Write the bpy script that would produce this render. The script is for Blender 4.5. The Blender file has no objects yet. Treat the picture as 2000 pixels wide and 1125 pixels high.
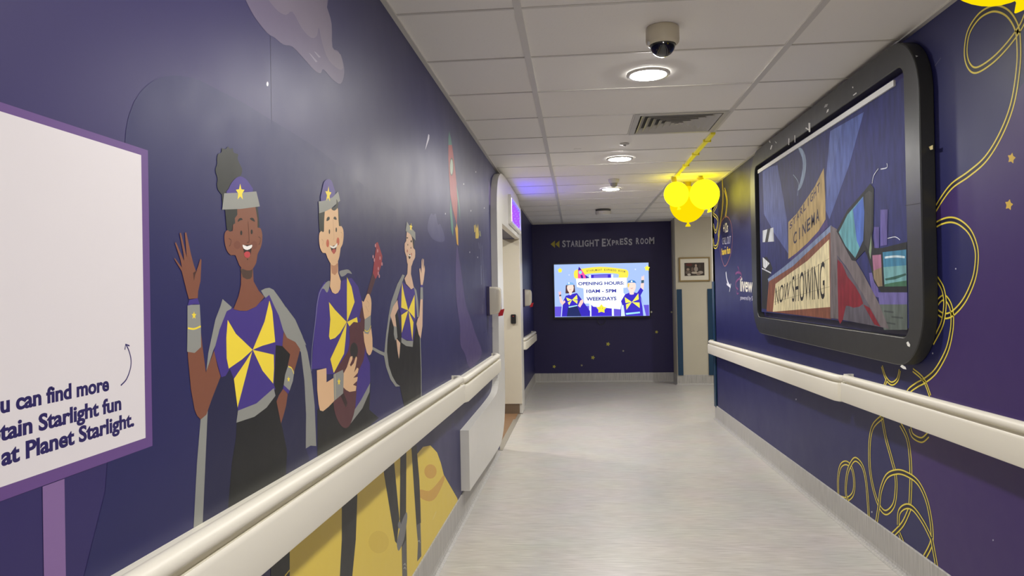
import bpy, bmesh, math, random
from mathutils import Vector, Matrix
from mathutils.geometry import tessellate_polygon
random.seed(7)
SC = bpy.context.scene
COL = SC.collection

# ------------------------------------------------------------------ camera
F_PX = 1407.83
YAW, PITCH, ROLL = -0.0893016, 0.0056031, -0.0185073
CAM_H = 1.2941
fwd = Vector((math.sin(YAW)*math.cos(PITCH), math.cos(YAW)*math.cos(PITCH), math.sin(PITCH)))
rt0 = Vector((math.cos(YAW), -math.sin(YAW), 0))
up0 = rt0.cross(fwd)
RT = math.cos(ROLL)*rt0 + math.sin(ROLL)*up0
UP = -math.sin(ROLL)*rt0 + math.cos(ROLL)*up0
cd = bpy.data.cameras.new('camera'); cam = bpy.data.objects.new('camera', cd); COL.objects.link(cam)
cd.sensor_width = 36; cd.lens = F_PX/2000*36; cd.clip_start = .02
cam.matrix_world = Matrix(((RT.x, UP.x, -fwd.x, 0), (RT.y, UP.y, -fwd.y, 0), (RT.z, UP.z, -fwd.z, CAM_H), (0, 0, 0, 1)))
SC.camera = cam
# ------------------------------------------------------------------ world and exposure
wd = bpy.data.worlds.new('world'); SC.world = wd; wd.use_nodes = True
wd.node_tree.nodes['Background'].inputs[0].default_value = (0, 0, 0, 1)
wd.node_tree.nodes['Background'].inputs[1].default_value = 0
vs = SC.view_settings
vs.view_transform = 'Standard'; vs.look = 'None'; vs.gamma = 1; vs.use_curve_mapping = False
vs.exposure = 0.0
LAMP = 370.0          # radiance of the recessed downlights

# ------------------------------------------------------------------ sizes (metres)
XL, XR, ZC, YE = -.718, 1.507, 2.4076, 11.933
YB = -4.0             # corridor runs on behind the camera to here
SL = .0182            # the floor is a gentle ramp falling away
T1, T2 = -.2098, .9902
ROW0 = 2.825
YRE = 8.15            # right wall ends, side corridor opens
XS = 4.2              # side corridor end
YC = 11.5             # cream wall
PX = .055             # portal thickness
def zf(y): return -SL*y

# ------------------------------------------------------------------ pixel -> place
def ray(px, py): return fwd + RT*((px-1000)/F_PX) - UP*((py-562.5)/F_PX)
class Plane:
    """a vertical plane; u runs along it, v is height, off moves towards the room"""
    def __init__(s, axis, val, sign): s.a, s.v, s.s = axis, val, sign
    def uv(s, px, py):
        d = ray(px, py); P = d*(s.v/d[s.a])
        return (P[1-s.a], P[2]+CAM_H)
    def p3(s, u, v, off=0):
        w = s.v + s.s*off
        return (w, u, v) if s.a == 0 else (u, w, v)
WL = Plane(0, XL, 1); WR = Plane(0, XR, -1); WE = Plane(1, YE, -1)
PO = Plane(0, XR-.042, -1)          # poster sheet
TVP = Plane(1, YE-.075, -1)         # tv glass
CRM = Plane(1, YC, -1)
def crop(ox, oy, s):
    return lambda pts: [(ox+x/s, oy+y/s) for x, y in pts]

# ------------------------------------------------------------------ materials
def lin(c):
    return tuple(((v/255+.055)/1.055)**2.4 if v > 10.3 else v/255/12.92 for v in c)
def hx(h): return tuple(int(h[i:i+2], 16) for i in (0, 2, 4))
MATS = {}
def mat(h, rough=.45, spec=.5, metal=0, emit=0, coat=0):
    k = (h, rough, spec, metal, emit, coat)
    if k in MATS: return MATS[k]
    m = bpy.data.materials.new('m_'+h); m.use_nodes = True
    b = m.node_tree.nodes['Principled BSDF']
    c = (*lin(hx(h)), 1)
    b.inputs['Base Color'].default_value = c
    b.inputs['Roughness'].default_value = rough
    b.inputs['Specular IOR Level'].default_value = spec
    b.inputs['Metallic'].default_value = metal
    if coat: b.inputs['Coat Weight'].default_value = coat; b.inputs['Coat Roughness'].default_value = .12
    if emit:
        b.inputs['Emission Color'].default_value = c; b.inputs['Emission Strength'].default_value = emit
        b.inputs['Base Color'].default_value = (.02, .02, .02, 1) if emit < 1.5 else c
    else:
        n = m.node_tree.nodes.new('ShaderNodeTexNoise'); n.inputs['Scale'].default_value = 14
        r = m.node_tree.nodes.new('ShaderNodeMapRange')
        r.inputs['To Min'].default_value = max(.02, rough-.04); r.inputs['To Max'].default_value = min(1, rough+.05)
        tc = m.node_tree.nodes.new('ShaderNodeTexCoord')
        L = m.node_tree.links
        L.new(tc.outputs['Object'], n.inputs['Vector']); L.new(n.outputs['Fac'], r.inputs['Value']); L.new(r.outputs['Result'], b.inputs['Roughness'])
    MATS[k] = m
    return m
def nt(name):
    m = bpy.data.materials.new(name); m.use_nodes = True
    t = m.node_tree; return m, t, t.nodes['Principled BSDF'], t.nodes.new, t.links.new
WALL_R, WALL_S = .42, .32
def pr(h): return mat(h, WALL_R, WALL_S)        # printed wall vinyl

def mat_floor():
    m, t, b, N, K = nt('vinyl_floor')
    tc = N('ShaderNodeTexCoord')
    mp = N('ShaderNodeMapping'); mp.inputs['Scale'].default_value = (9, 190, 190)
    K(tc.outputs['Object'], mp.inputs['Vector'])
    n = N('ShaderNodeTexNoise'); n.inputs['Scale'].default_value = 1; n.inputs['Detail'].default_value = 5; K(mp.outputs[0], n.inputs['Vector'])
    n2 = N('ShaderNodeTexNoise'); n2.inputs['Scale'].default_value = 3; K(tc.outputs['Object'], n2.inputs['Vector'])
    r = N('ShaderNodeValToRGB')
    r.color_ramp.elements[0].position = .28; r.color_ramp.elements[0].color = (*lin((178, 173, 166)), 1)
    r.color_ramp.elements[1].position = .70; r.color_ramp.elements[1].color = (*lin((219, 215, 208)), 1)
    K(n.outputs['Fac'], r.inputs[0])
    mx = N('ShaderNodeMix'); mx.data_type = 'RGBA'; mx.blend_type = 'MULTIPLY'; mx.inputs[0].default_value = .12
    K(r.outputs[0], mx.inputs[6]); K(n2.outputs['Color'], mx.inputs[7]); K(mx.outputs[2], b.inputs['Base Color'])
    rr = N('ShaderNodeMapRange'); rr.inputs['To Min'].default_value = .26; rr.inputs['To Max'].default_value = .42
    K(n2.outputs['Fac'], rr.inputs['Value']); K(rr.outputs[0], b.inputs['Roughness'])
    bp = N('ShaderNodeBump'); bp.inputs['Strength'].default_value = .04; K(n.outputs['Fac'], bp.inputs['Height']); K(bp.outputs[0], b.inputs['Normal'])
    return m
def mat_skirt():
    m, t, b, N, K = nt('vinyl_skirting')
    tc = N('ShaderNodeTexCoord'); mp = N('ShaderNodeMapping'); mp.inputs['Scale'].default_value = (120, 120, 5)
    K(tc.outputs['Object'], mp.inputs['Vector'])
    n = N('ShaderNodeTexNoise'); n.inputs['Scale'].default_value = 1; n.inputs['Detail'].default_value = 4; K(mp.outputs[0], n.inputs['Vector'])
    r = N('ShaderNodeValToRGB')
    r.color_ramp.elements[0].position = .3; r.color_ramp.elements[0].color = (*lin((160, 158, 154)), 1)
    r.color_ramp.elements[1].position = .7; r.color_ramp.elements[1].color = (*lin((194, 191, 186)), 1)
    K(n.outputs['Fac'], r.inputs[0]); K(r.outputs[0], b.inputs['Base Color']); b.inputs['Roughness'].default_value = .4
    return m
def mat_tile():
    m, t, b, N, K = nt('mineral_ceiling_tile')
    tc = N('ShaderNodeTexCoord')
    n = N('ShaderNodeTexNoise'); n.inputs['Scale'].default_value = 90; n.inputs['Detail'].default_value = 6; K(tc.outputs['Object'], n.inputs['Vector'])
    v = N('ShaderNodeTexVoronoi'); v.inputs['Scale'].default_value = 55; K(tc.outputs['Object'], v.inputs['Vector'])
    r = N('ShaderNodeValToRGB')
    r.color_ramp.elements[0].position = .03; r.color_ramp.elements[0].color = (*lin((205, 200, 191)), 1)
    r.color_ramp.elements[1].position = .09; r.color_ramp.elements[1].color = (*lin((242, 239, 233)), 1)
    K(v.outputs['Distance'], r.inputs[0]); K(r.outputs[0], b.inputs['Base Color']); b.inputs['Roughness'].default_value = .8
    b.inputs['Specular IOR Level'].default_value = .25
    bp = N('ShaderNodeBump'); bp.inputs['Strength'].default_value = .15; bp.inputs['Distance'].default_value = .003
    K(n.outputs['Fac'], bp.inputs['Height']); K(bp.outputs[0], b.inputs['Normal'])
    return m
def mat_wall(name, axis, stops, vstops=None):
    """printed wall vinyl: colour bands along the wall (the artwork's own sky)"""
    m, t, b, N, K = nt(name)
    tc = N('ShaderNodeTexCoord'); sp = N('ShaderNodeSeparateXYZ'); K(tc.outputs['Object'], sp.inputs[0])
    def ramp(out, lo, hi, st):
        mr = N('ShaderNodeMapRange'); mr.inputs['From Min'].default_value = lo; mr.inputs['From Max'].default_value = hi
        K(sp.outputs[out], mr.inputs['Value'])
        r = N('ShaderNodeValToRGB'); e = r.color_ramp.elements
        while len(e) < len(st): e.new(.5)
        for el, (p, c) in zip(e, st): el.position = p; el.color = (*lin(hx(c)), 1)
        K(mr.outputs[0], r.inputs[0]); return r
    r = ramp(axis, *stops)
    if vstops:
        mr = N('ShaderNodeMapRange'); mr.inputs['From Min'].default_value = vstops[0]; mr.inputs['From Max'].default_value = vstops[1]; K(sp.outputs['Z'], mr.inputs['Value'])
        mx = N('ShaderNodeMix'); mx.data_type = 'RGBA'; mx.inputs[6].default_value = (*lin(hx(vstops[2])), 1); K(mr.outputs[0], mx.inputs[0]); K(r.outputs[0], mx.inputs[7]); K(mx.outputs[2], b.inputs['Base Color'])
    else: K(r.outputs[0], b.inputs['Base Color'])
    n = N('ShaderNodeTexNoise'); n.inputs['Scale'].default_value = 5; K(tc.outputs['Object'], n.inputs['Vector'])
    rr = N('ShaderNodeMapRange'); rr.inputs['To Min'].default_value = WALL_R-.05; rr.inputs['To Max'].default_value = WALL_R+.05
    K(n.outputs['Fac'], rr.inputs['Value']); K(rr.outputs[0], b.inputs['Roughness']); b.inputs['Specular IOR Level'].default_value = WALL_S
    return m
def mat_paint(h, rough=.6):
    m, t, b, N, K = nt('paint_'+h)
    tc = N('ShaderNodeTexCoord'); n = N('ShaderNodeTexNoise'); n.inputs['Scale'].default_value = 2.5; n.inputs['Detail'].default_value = 6
    K(tc.outputs['Object'], n.inputs['Vector'])
    r = N('ShaderNodeValToRGB'); c = lin(hx(h))
    r.color_ramp.elements[0].position = .3; r.color_ramp.elements[0].color = (*[v*.93 for v in c], 1)
    r.color_ramp.elements[1].position = .7; r.color_ramp.elements[1].color = (*c, 1)
    K(n.outputs['Fac'], r.inputs[0]); K(r.outputs[0], b.inputs['Base Color']); b.inputs['Roughness'].default_value = rough
    return m
def mat_glow(name, c, strength):
    m = bpy.data.materials.new(name); m.use_nodes = True; t = m.node_tree
    for n in list(t.nodes): t.nodes.remove(n)
    e = t.nodes.new('ShaderNodeEmission'); o = t.nodes.new('ShaderNodeOutputMaterial')
    e.inputs[0].default_value = (*c, 1); e.inputs[1].default_value = strength
    t.links.new(e.outputs[0], o.inputs[0]); return m
M_FLOOR, M_SKIRT, M_TILE = mat_floor(), mat_skirt(), mat_tile()
M_WL = mat_wall('wall_left_print', 'Y', (.6, 3.2, [(0, '3a3266'), (.3, '363062'), (.6, '302d5e'), (1, '2c2c5c')]))
M_WR = mat_wall('wall_right_print', 'Y', (1, 8.2, [(0, '24255a'), (1, '24255a')]))
M_WE = mat_wall('wall_end_print', 'Z', (-.2, 2.4, [(0, '2a2450'), (1, '2a2450')]))
M_CREAM = mat_paint('c8c1ad'); M_WHITE = mat_paint('e6e2d6', .35); M_RAIL = mat('eae5d6', .42); M_TEE = mat('d2cfc8', .4)
M_PORTAL = mat('dad8d2', .3)
M_LAMP = mat_glow('downlight_diffuser', (1, .975, .93), LAMP)

# ------------------------------------------------------------------ mesh helpers
def tag(o, label=None, cat=None, group=None, kind=None):
    if label: o['label'] = label
    if cat: o['category'] = cat
    if group: o['group'] = group
    if kind: o['kind'] = kind
    return o
def empty(name, loc):
    o = bpy.data.objects.new(name, None); COL.objects.link(o); o.location = loc; o.empty_display_size = .05; return o
def worldloc(o):
    v = Vector((0, 0, 0))
    while o: v += o.location; o = o.parent
    return v
class MB:
    def __init__(s): s.v, s.f, s.m, s.mats = [], [], [], []
    def mi(s, m):
        if m not in s.mats: s.mats.append(m)
        return s.mats.index(m)
    def add(s, vs, fs, m):
        b = len(s.v); k = s.mi(m); s.v += [tuple(p) for p in vs]
        for f in fs: s.f.append([b+i for i in f]); s.m.append(k)
        return s
    def box(s, x0, y0, z0, x1, y1, z1, m, shear=0):
        """shear: z falls with y by this slope"""
        vs = []
        for x in (x0, x1):
            for y in (y0, y1):
                for z in (z0, z1): vs.append((x, y, z-shear*y))
        return s.add(vs, [(0, 1, 3, 2), (4, 6, 7, 5), (0, 4, 5, 1), (2, 3, 7, 6), (0, 2, 6, 4), (1, 5, 7, 3)], m)
    def lathe(s, c, prof, m, n=32, axis='z', cap=True):
        c = Vector(c); vs = []; fs = []
        for (r, t) in prof:
            for i in range(n):
                a = 2*math.pi*i/n; p, q = r*math.cos(a), r*math.sin(a)
                d = {'z': (p, q, t), 'y': (p, t, q), 'x': (t, p, q)}[axis]
                vs.append(c+Vector(d))
        for j in range(len(prof)-1):
            for i in range(n):
                k = (i+1) % n; fs.append((j*n+i, j*n+k, (j+1)*n+k, (j+1)*n+i))
        if cap: fs.append(tuple(range(n))); fs.append(tuple((len(prof)-1)*n+i for i in range(n)))
        return s.add(vs, fs, m)
    def tube(s, pts, r, m, n=10):
        pts = [Vector(p) for p in pts]; vs = []; fs = []
        ref = Vector((0, 0, 1))
        for i, p in enumerate(pts):
            d = (pts[min(i+1, len(pts)-1)]-pts[max(i-1, 0)]).normalized()
            if abs(d.dot(ref)) > .95: ref = Vector((1, 0, 0)) if abs(d.x) < .9 else Vector((0, 1, 0))
            a = d.cross(ref).normalized(); b = d.cross(a)
            for k in range(n):
                t = 2*math.pi*k/n; vs.append(p+a*(r*math.cos(t))+b*(r*math.sin(t)))
        for i in range(len(pts)-1):
            for k in range(n):
                l = (k+1) % n; fs.append((i*n+k, i*n+l, (i+1)*n+l, (i+1)*n+k))
        fs.append(tuple(range(n))); fs.append(tuple((len(pts)-1)*n+k for k in range(n)))
        return s.add(vs, fs, m)
    def prism(s, uv, plane, o0, o1, m):
        """outline (u,v) extruded between two offsets of a plane"""
        n = len(uv); vs = [plane.p3(u, v, o0) for u, v in uv]+[plane.p3(u, v, o1) for u, v in uv]
        tris = tessellate_polygon([[Vector((u, v, 0)) for u, v in uv]])
        fs = [tuple(t) for t in tris]+[tuple(i+n for i in t) for t in tris]
        fs += [(i, (i+1) % n, n+(i+1) % n, n+i) for i in range(n)]
        return s.add(vs, fs, m)
    def ring(s, out, inn, plane, o0, o1, m):
        n = len(out); vs = []
        for lp, o in ((out, o0), (inn, o0), (out, o1), (inn, o1)): vs += [plane.p3(u, v, o) for u, v in lp]
        fs = []
        for i in range(n):
            j = (i+1) % n
            fs += [(i, j, n+j, n+i), (2*n+i, 2*n+j, 3*n+j, 3*n+i), (i, j, 2*n+j, 2*n+i), (n+i, n+j, 3*n+j, 3*n+i)]
        return s.add(vs, fs, m)
    def poly(s, uv, plane, off, m):
        tris = tessellate_polygon([[Vector((u, v, 0)) for u, v in uv]])
        return s.add([plane.p3(u, v, off) for u, v in uv], [tuple(t) for t in tris], m)
    def ribbon(s, uv, w, plane, off, m):
        vs = []; n = len(uv)
        for i, p in enumerate(uv):
            a = uv[max(i-1, 0)]; b = uv[min(i+1, n-1)]
            d = Vector((b[0]-a[0], b[1]-a[1])); d = d.normalized() if d.length > 1e-9 else Vector((1, 0))
            nx, ny = -d.y*w/2, d.x*w/2
            vs += [plane.p3(p[0]+nx, p[1]+ny, off), plane.p3(p[0]-nx, p[1]-ny, off)]
        return s.add(vs, [(2*i, 2*i+1, 2*i+3, 2*i+2) for i in range(n-1)], m)
    def build(s, name, parent=None, smooth=False):
        me = bpy.data.meshes.new(name); base = worldloc(parent) if parent else Vector((0, 0, 0))
        me.from_pydata([tuple(Vector(p)-base) for p in s.v], [], s.f)
        for m in s.mats: me.materials.append(m)
        for p, k in zip(me.polygons, s.m): p.material_index = k
        bm = bmesh.new(); bm.from_mesh(me); bmesh.ops.recalc_face_normals(bm, faces=bm.faces); bm.to_mesh(me); bm.free()
        if smooth:
            for p in me.polygons: p.use_smooth = True
            me.set_sharp_from_angle(angle=math.radians(40))
        o = bpy.data.objects.new(name, me); COL.objects.link(o)
        if parent: o.parent = parent
        return o
def smoothc(pts, closed=True, k=5):
    n = len(pts); out = []
    for i in range(n if closed else n-1):
        g = (lambda j: pts[j % n]) if closed else (lambda j: pts[min(max(j, 0), n-1)])
        p0, p1, p2, p3 = g(i-1), g(i), g(i+1), g(i+2)
        for t in range(k):
            t /= k
            out.append(tuple(.5*(2*p1[c]+(p2[c]-p0[c])*t+(2*p0[c]-5*p1[c]+4*p2[c]-p3[c])*t*t+(3*p1[c]-p0[c]-3*p2[c]+p3[c])*t**3) for c in (0, 1)))
    if not closed: out.append(pts[-1])
    return out
def oval(cx, cy, rx, ry, n=24, tilt=0):
    ca, sa = math.cos(tilt), math.sin(tilt)
    return [(cx+rx*math.cos(a)*ca-ry*math.sin(a)*sa, cy+rx*math.cos(a)*sa+ry*math.sin(a)*ca) for a in (2*math.pi*i/n for i in range(n))]
def star(cx, cy, rx, ry, k=.45, rot=0):
    return [(cx+rx*(1 if i % 2 == 0 else k)*math.sin(rot+math.pi*i/5), cy-ry*(1 if i % 2 == 0 else k)*math.cos(rot+math.pi*i/5)) for i in range(10)]
def rrect(u0, v0, u1, v1, r, n=8):
    if not isinstance(r, (tuple, list)): r = (r,)*4
    out = []
    for (cx, cy, a0, rr) in ((u1-r[0], v1-r[0], 0, r[0]), (u0+r[1], v1-r[1], 90, r[1]), (u0+r[2], v0+r[2], 180, r[2]), (u1-r[3], v0+r[3], 270, r[3])):
        for i in range(n+1):
            a = math.radians(a0+90*i/n); out.append((cx+rr*math.cos(a), cy+rr*math.sin(a)))
    return out
TXT = {}
def text2d(body, bold=.0, spacing=1.0):
    k = (body, bold, spacing)
    if k in TXT: return TXT[k]
    c = bpy.data.curves.new('t', 'FONT'); c.body = body; c.offset = bold; c.space_character = spacing; c.resolution_u = 4
    o = bpy.data.objects.new('t', c); COL.objects.link(o)
    dg = bpy.context.evaluated_depsgraph_get(); me = bpy.data.meshes.new_from_object(o.evaluated_get(dg))
    v = [(p.co.x, p.co.y) for p in me.vertices]; f = [tuple(p.vertices) for p in me.polygons]
    bpy.data.objects.remove(o); bpy.data.curves.remove(c); bpy.data.meshes.remove(me)
    TXT[k] = (v, f); return TXT[k]
def text_quad(mb, body, quad, plane, off, m, bold=.0, spacing=1.0, uvq=False):
    """lettering stretched onto a quad TL,TR,BR,BL (photo points, or plane coordinates)"""
    v, f = text2d(body, bold, spacing)
    xs = [p[0] for p in v]; ys = [p[1] for p in v]; x0, x1, y0, y1 = min(xs), max(xs), min(ys), max(ys)
    q = quad if uvq else [plane.uv(*p) for p in quad]
    out = []
    for x, y in v:
        s = (x-x0)/(x1-x0); t = (y1-y)/(y1-y0)
        p = [(q[0][c]*(1-s)+q[1][c]*s)*(1-t)+(q[3][c]*(1-s)+q[2][c]*s)*t for c in (0, 1)]
        out.append(plane.p3(p[0], p[1], off))
    mb.add(out, f, m)
class Art:
    """flat print on a plane: shapes grouped into named parts, later shapes a hair above earlier ones"""
    def __init__(s, plane, start=.0006, step=.00002, mf=pr): s.pl, s.o, s.st, s.mf = plane, start, step, mf; s.parts = {}
    def mb(s, part): return s.parts.setdefault(part, MB())
    def _uv(s, pts): return [s.pl.uv(*p) for p in pts]
    def fill(s, part, pts, c, sm=0):
        if sm: pts = smoothc(pts, True, sm)
        s.mb(part).poly(s._uv(pts), s.pl, s.o, s.mf(c) if isinstance(c, str) else c); s.o += s.st
    def line(s, part, pts, w, c, sm=6):
        uv = s._uv(pts)
        if sm: uv = smoothc(uv, False, sm)
        s.mb(part).ribbon(uv, w, s.pl, s.o, s.mf(c) if isinstance(c, str) else c); s.o += s.st
    def text(s, part, body, quad, c, bold=0, spacing=1.0):
        text_quad(s.mb(part), body, quad, s.pl, s.o, s.mf(c), bold, spacing); s.o += s.st
    def cord(s, part, pts, w=.020, lw=.0068, c='ecd84e', core=None):
        uv = smoothc(s._uv(pts), False, 6)
        if core: s.mb(part).ribbon(uv, w, s.pl, s.o, s.mf(core)); s.o += s.st
        n = len(uv)
        for sg in (-1, 1):
            e = []
            for i, p in enumerate(uv):
                a = uv[max(i-1, 0)]; b = uv[min(i+1, n-1)]; d = Vector((b[0]-a[0], b[1]-a[1])); d = d.normalized() if d.length > 1e-9 else Vector((1, 0))
                e.append((p[0]-d.y*w/2*sg, p[1]+d.x*w/2*sg))
            s.mb(part).ribbon(e, lw, s.pl, s.o, s.mf(c)); s.o += s.st
    def build(s, root, root_label=None, parent=None, single=False):
        names = list(s.parts); r = s.parts[names[0]].build(root, parent)
        if root_label: r['label'] = root_label
        for n in names[1:]: s.parts[n].build(n.split('#')[0], r)
        return r
# ================================================================== THE SETTING
def struct(mb, name, label, cat, smooth=False): return tag(mb.build(name, None, smooth), label, cat, None, 'structure')
# floor: ramp, running on into the side corridor
b = MB()
b.add([(XL-.02, YB, zf(YB)), (XR+.02, YB, zf(YB)), (XR+.02, YRE, zf(YRE)), (XS, YRE, zf(YRE)), (XS, YE+.1, zf(YE+.1)), (XL-.02, YE+.1, zf(YE+.1))], [(0, 1, 2, 3, 4, 5)], M_FLOOR)
floor = struct(b, 'floor', 'pale speckled vinyl corridor floor', 'floor')
# left wall with the door opening
DY0, DY1, DZ = 6.5, 8.54, 1.92
b = MB()
for (y0, y1, z0) in ((YB, DY0, -.3), (DY0, DY1, DZ), (DY1, YE+.1, -.3)): b.box(XL-.14, y0, z0, XL, y1, ZC+.05, M_WL)
wall_left = struct(b, 'wall_left', 'navy corridor wall printed with a mural of caped figures', 'wall')
b = MB(); b.box(XR, YB, -.3, XR+.14, YRE, ZC+.05, M_WR)
wall_right = struct(b, 'wall_right', 'navy and purple corridor wall printed with looping balloon strings', 'wall')
XEE = WE.uv(1321, 600)[0]
b = MB(); b.box(XL-.14, YE, -.4, XEE+.2, YE+.12, ZC+.05, M_WE)
wall_end = struct(b, 'wall_end', 'dark navy wall closing the corridor behind the screen', 'wall')
XC0 = CRM.uv(1321.5, 640)[0]
b = MB(); b.box(XC0, YC, -.4, XS, YE+.12, ZC+.05, M_CREAM)
wall_cream = struct(b, 'wall_side', 'cream painted wall beside the dark end wall', 'wall')
b = MB(); b.box(XR, YRE-.12, -.4, XS, YRE, ZC+.05, M_CREAM)
struct(b, 'wall_side_near', 'cream wall of the side corridor behind the printed wall', 'wall')
b = MB(); b.box(XS, YRE-.12, -.4, XS+.1, YE+.12, ZC+.05, M_CREAM)
struct(b, 'wall_side_end', 'cream wall at the far end of the side corridor', 'wall')
b = MB(); b.box(XL-.14, YB-.1, -.3, XR+.14, YB, ZC+.05, M_CREAM)
struct(b, 'wall_back', 'cream wall closing the corridor behind the viewer', 'wall')
# ceiling: backing, tiles lying in a grid of bars
b = MB(); b.box(XL-.14, YB-.1, ZC+.03, XR+.14, YE+.12, ZC+.06, M_TEE); b.box(XR+.14, YRE-.12, ZC+.03, XS+.1, YE+.12, ZC+.06, M_TEE)
ceiling = struct(b, 'ceiling', 'suspended ceiling of off-white mineral tiles in a metal grid', 'ceiling')
tile_mesh = {}
def tile(x0, x1, y0, y1):
    w, d = round(x1-x0, 3), round(y1-y0, 3); k = (w, d)
    if k not in tile_mesh:
        t = MB(); e = .004
        vs = [(e, e, 0), (w-e, e, 0), (w-e, d-e, 0), (e, d-e, 0), (0, 0, e), (w, 0, e), (w, d, e), (0, d, e), (0, 0, .02), (w, 0, .02), (w, d, .02), (0, d, .02)]
        fs = [(0, 1, 2, 3), (8, 9, 10, 11)]
        for a in (0, 4):
            for i in range(4): j = (i+1) % 4; fs.append((a+i, a+j, a+4+j, a+4+i))
        t.add(vs, fs, M_TILE); o = t.build('ceiling_tile', ceiling); tile_mesh[k] = o.data
    else:
        o = bpy.data.objects.new('ceiling_tile', tile_mesh[k]); COL.objects.link(o); o.parent = ceiling
    o.location = (x0, y0, ZC+.004+random.uniform(0, .0015))
VX0, VX1, VY0, VY1 = .39, T2, ROW0+.6*3, ROW0+.6*4     # the diffuser's place
i = -11
ys = []
while ROW0+.6*i < YE: ys.append(ROW0+.6*i); i += 1
ys = [y for y in ys if y > YB]
ys = [YB]+ys+[YE]
for y0, y1 in zip(ys[:-1], ys[1:]):
    if y1-y0 < .05: continue
    cols = [(XL, T1), (T1, T2), (T2, XR)]
    if y1 > YRE: cols = [(XL, T1), (T1, T2), (T2, T2+1.2), (T2+1.2, T2+2.4), (T2+2.4, XS)]
    for x0, x1 in cols:
        if abs(y0-VY0) < .1 and x0 == T1: x1 = VX0
        tile(x0+.004, x1-.004, y0+.003, y1-.003)
def bar(name, x0, x1, y0, y1, h=.002):
    t = MB(); t.box(x0, y0, ZC-h, x1, y1, ZC+.012, M_TEE); t.build(name, ceiling)
for x in (T1, T2): bar('main_grid_bar', x-.015, x+.015, YB, YE)
for x in (T2+1.2, T2+2.4): bar('main_grid_bar', x-.013, x+.013, YRE, YE)
for y in ys[1:-1]:
    xe = XS if y > YRE else XR
    bar('cross_grid_bar', XL, xe, y-.006, y+.006, -.0005)
bar('cross_grid_bar', VX0-.006, VX0+.006, VY0, VY1, -.0005)
bar('wall_angle_bar', XL, XL+.022, YB, YE, .003); bar('wall_angle_bar', XR-.022, XR, YB, YRE, .003); bar('wall_angle_bar', XL, XEE, YE-.022, YE, .003)
# coved skirting, same vinyl turned up the wall
def skirt(name, plane, u0, u1, label, h=.155, along=True):
    prof = [(.004, h), (.007, h-.004), (.007, .03), (.010, .016), (.018, .006), (.032, .0008), (0, .0008), (0, h)]
    t = MB(); n = len(prof); vs = []
    for u in (u0, u1):
        base = zf(u) if along else zf(plane.v-.02)
        for o, v in prof: vs.append(plane.p3(u, base+v, o))
    fs = [(i, (i+1) % n, n+(i+1) % n, n+i) for i in range(n)]+[tuple(range(n)), tuple(range(n, 2*n))]
    t.add(vs, fs, M_SKIRT); return struct(t, name, label, 'skirting')
skirt('baseboard_left', WL, YB, 6.3, 'grey coved vinyl skirting under the figure mural')
skirt('baseboard_left_far', WL, 8.75, YE, 'grey coved vinyl skirting beyond the white doorway')
skirt('baseboard_right', WR, YB, YRE, 'grey coved vinyl skirting under the balloon string mural')
skirt('baseboard_end', WE, XL, XEE+.1, 'grey coved vinyl skirting under the wall screen', along=False)
skirt('baseboard_side', CRM, XC0, XS, 'grey coved vinyl skirting under the cream wall', along=False)
PSIDE = Plane(0, XC0, -1)
skirt('baseboard_return', PSIDE, YC-.02, YE, 'short grey skirting return on the cream wall corner')

# the room seen through the doorway
M_WOOD = mat('8a6a4e', .4); M_BEIGE = mat_paint('cfc8b6')
b = MB(); b.add([(-3.2, 5.2, -.118), (XL-.0, 5.2, -.118), (XL-.0, 9.4, -.155), (-3.2, 9.4, -.155)], [(0, 1, 2, 3)], M_WOOD)
struct(b, 'floor_room', 'brown timber look floor inside the doorway', 'floor')
b = MB(); b.box(-3.2, DY1-.03, -.03, XL+.05, DY1+.05, ZC+.02, M_BEIGE)
wr = struct(b, 'wall_room_far', 'beige wall inside the doorway with a card reader', 'wall')
b = MB(); b.box(-3.2, DY1-.024, -.19, XL+.02, DY1+.05, -.03, mat('6e5d4c', .5)); struct(b, 'baseboard_room', 'brown skirting inside the doorway', 'skirting')
b = MB(); b.box(-3.2, 5.1, -.19, XL-.14, 5.2, ZC+.05, M_BEIGE); b.box(-3.3, 5.1, -.19, -3.2, 9.4, ZC+.05, M_BEIGE)
struct(b, 'wall_room_back', 'beige walls of the room behind the doorway', 'wall')
b = MB(); b.box(-3.3, 5.1, ZC+.02, XL-.14, 9.4, ZC+.06, M_WHITE); struct(b, 'ceiling_room', 'white ceiling of the room behind the doorway', 'ceiling')
b = MB(); b.box(XL-.02, DY0-.1, -.02, XL+.035, DY1+.05, .004, mat('bdbab2', .3, metal=.6), SL)
struct(b, 'trim_1', 'metal threshold strip across the doorway', 'threshold')
# teal corner guards
M_TEAL = mat('123a58', .4)
def guard(name, label, plane, u0, u1, z0, z1, t=.02):
    g = MB(); g.prism(rrect(u0, z0, u1, z1, .008, 3), plane, 0, t, M_TEAL); return struct(g, name, label, 'corner guard')
g0, g1 = CRM.uv(1323, 650)[0], CRM.uv(1333, 650)[0]
ztop = CRM.uv(1330, 565)[1]; zbot = zf(YC)+.15
guard('trim_2', 'teal corner guard on the cream wall below the framed picture beside the dark wall', CRM, g0, g1, zbot, ztop)
g0, g1 = CRM.uv(1383, 650)[0], CRM.uv(1396, 650)[0]
guard('trim_3', 'teal corner guard on the cream wall beside the printed wall end', CRM, g0, g1, zbot, ztop)
zt = WR.uv(1392, 550)[1]
g = MB(); g.box(XR-.012, YRE-.09, zf(YRE)+.14, XR, YRE+.012, zt, M_TEAL); g.box(XR-.012, YRE, zf(YRE)+.14, XR+.09, YRE+.012, zt, M_TEAL)
struct(g, 'trim_4', 'tall teal corner guard on the end of the printed right wall', 'corner guard')
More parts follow.
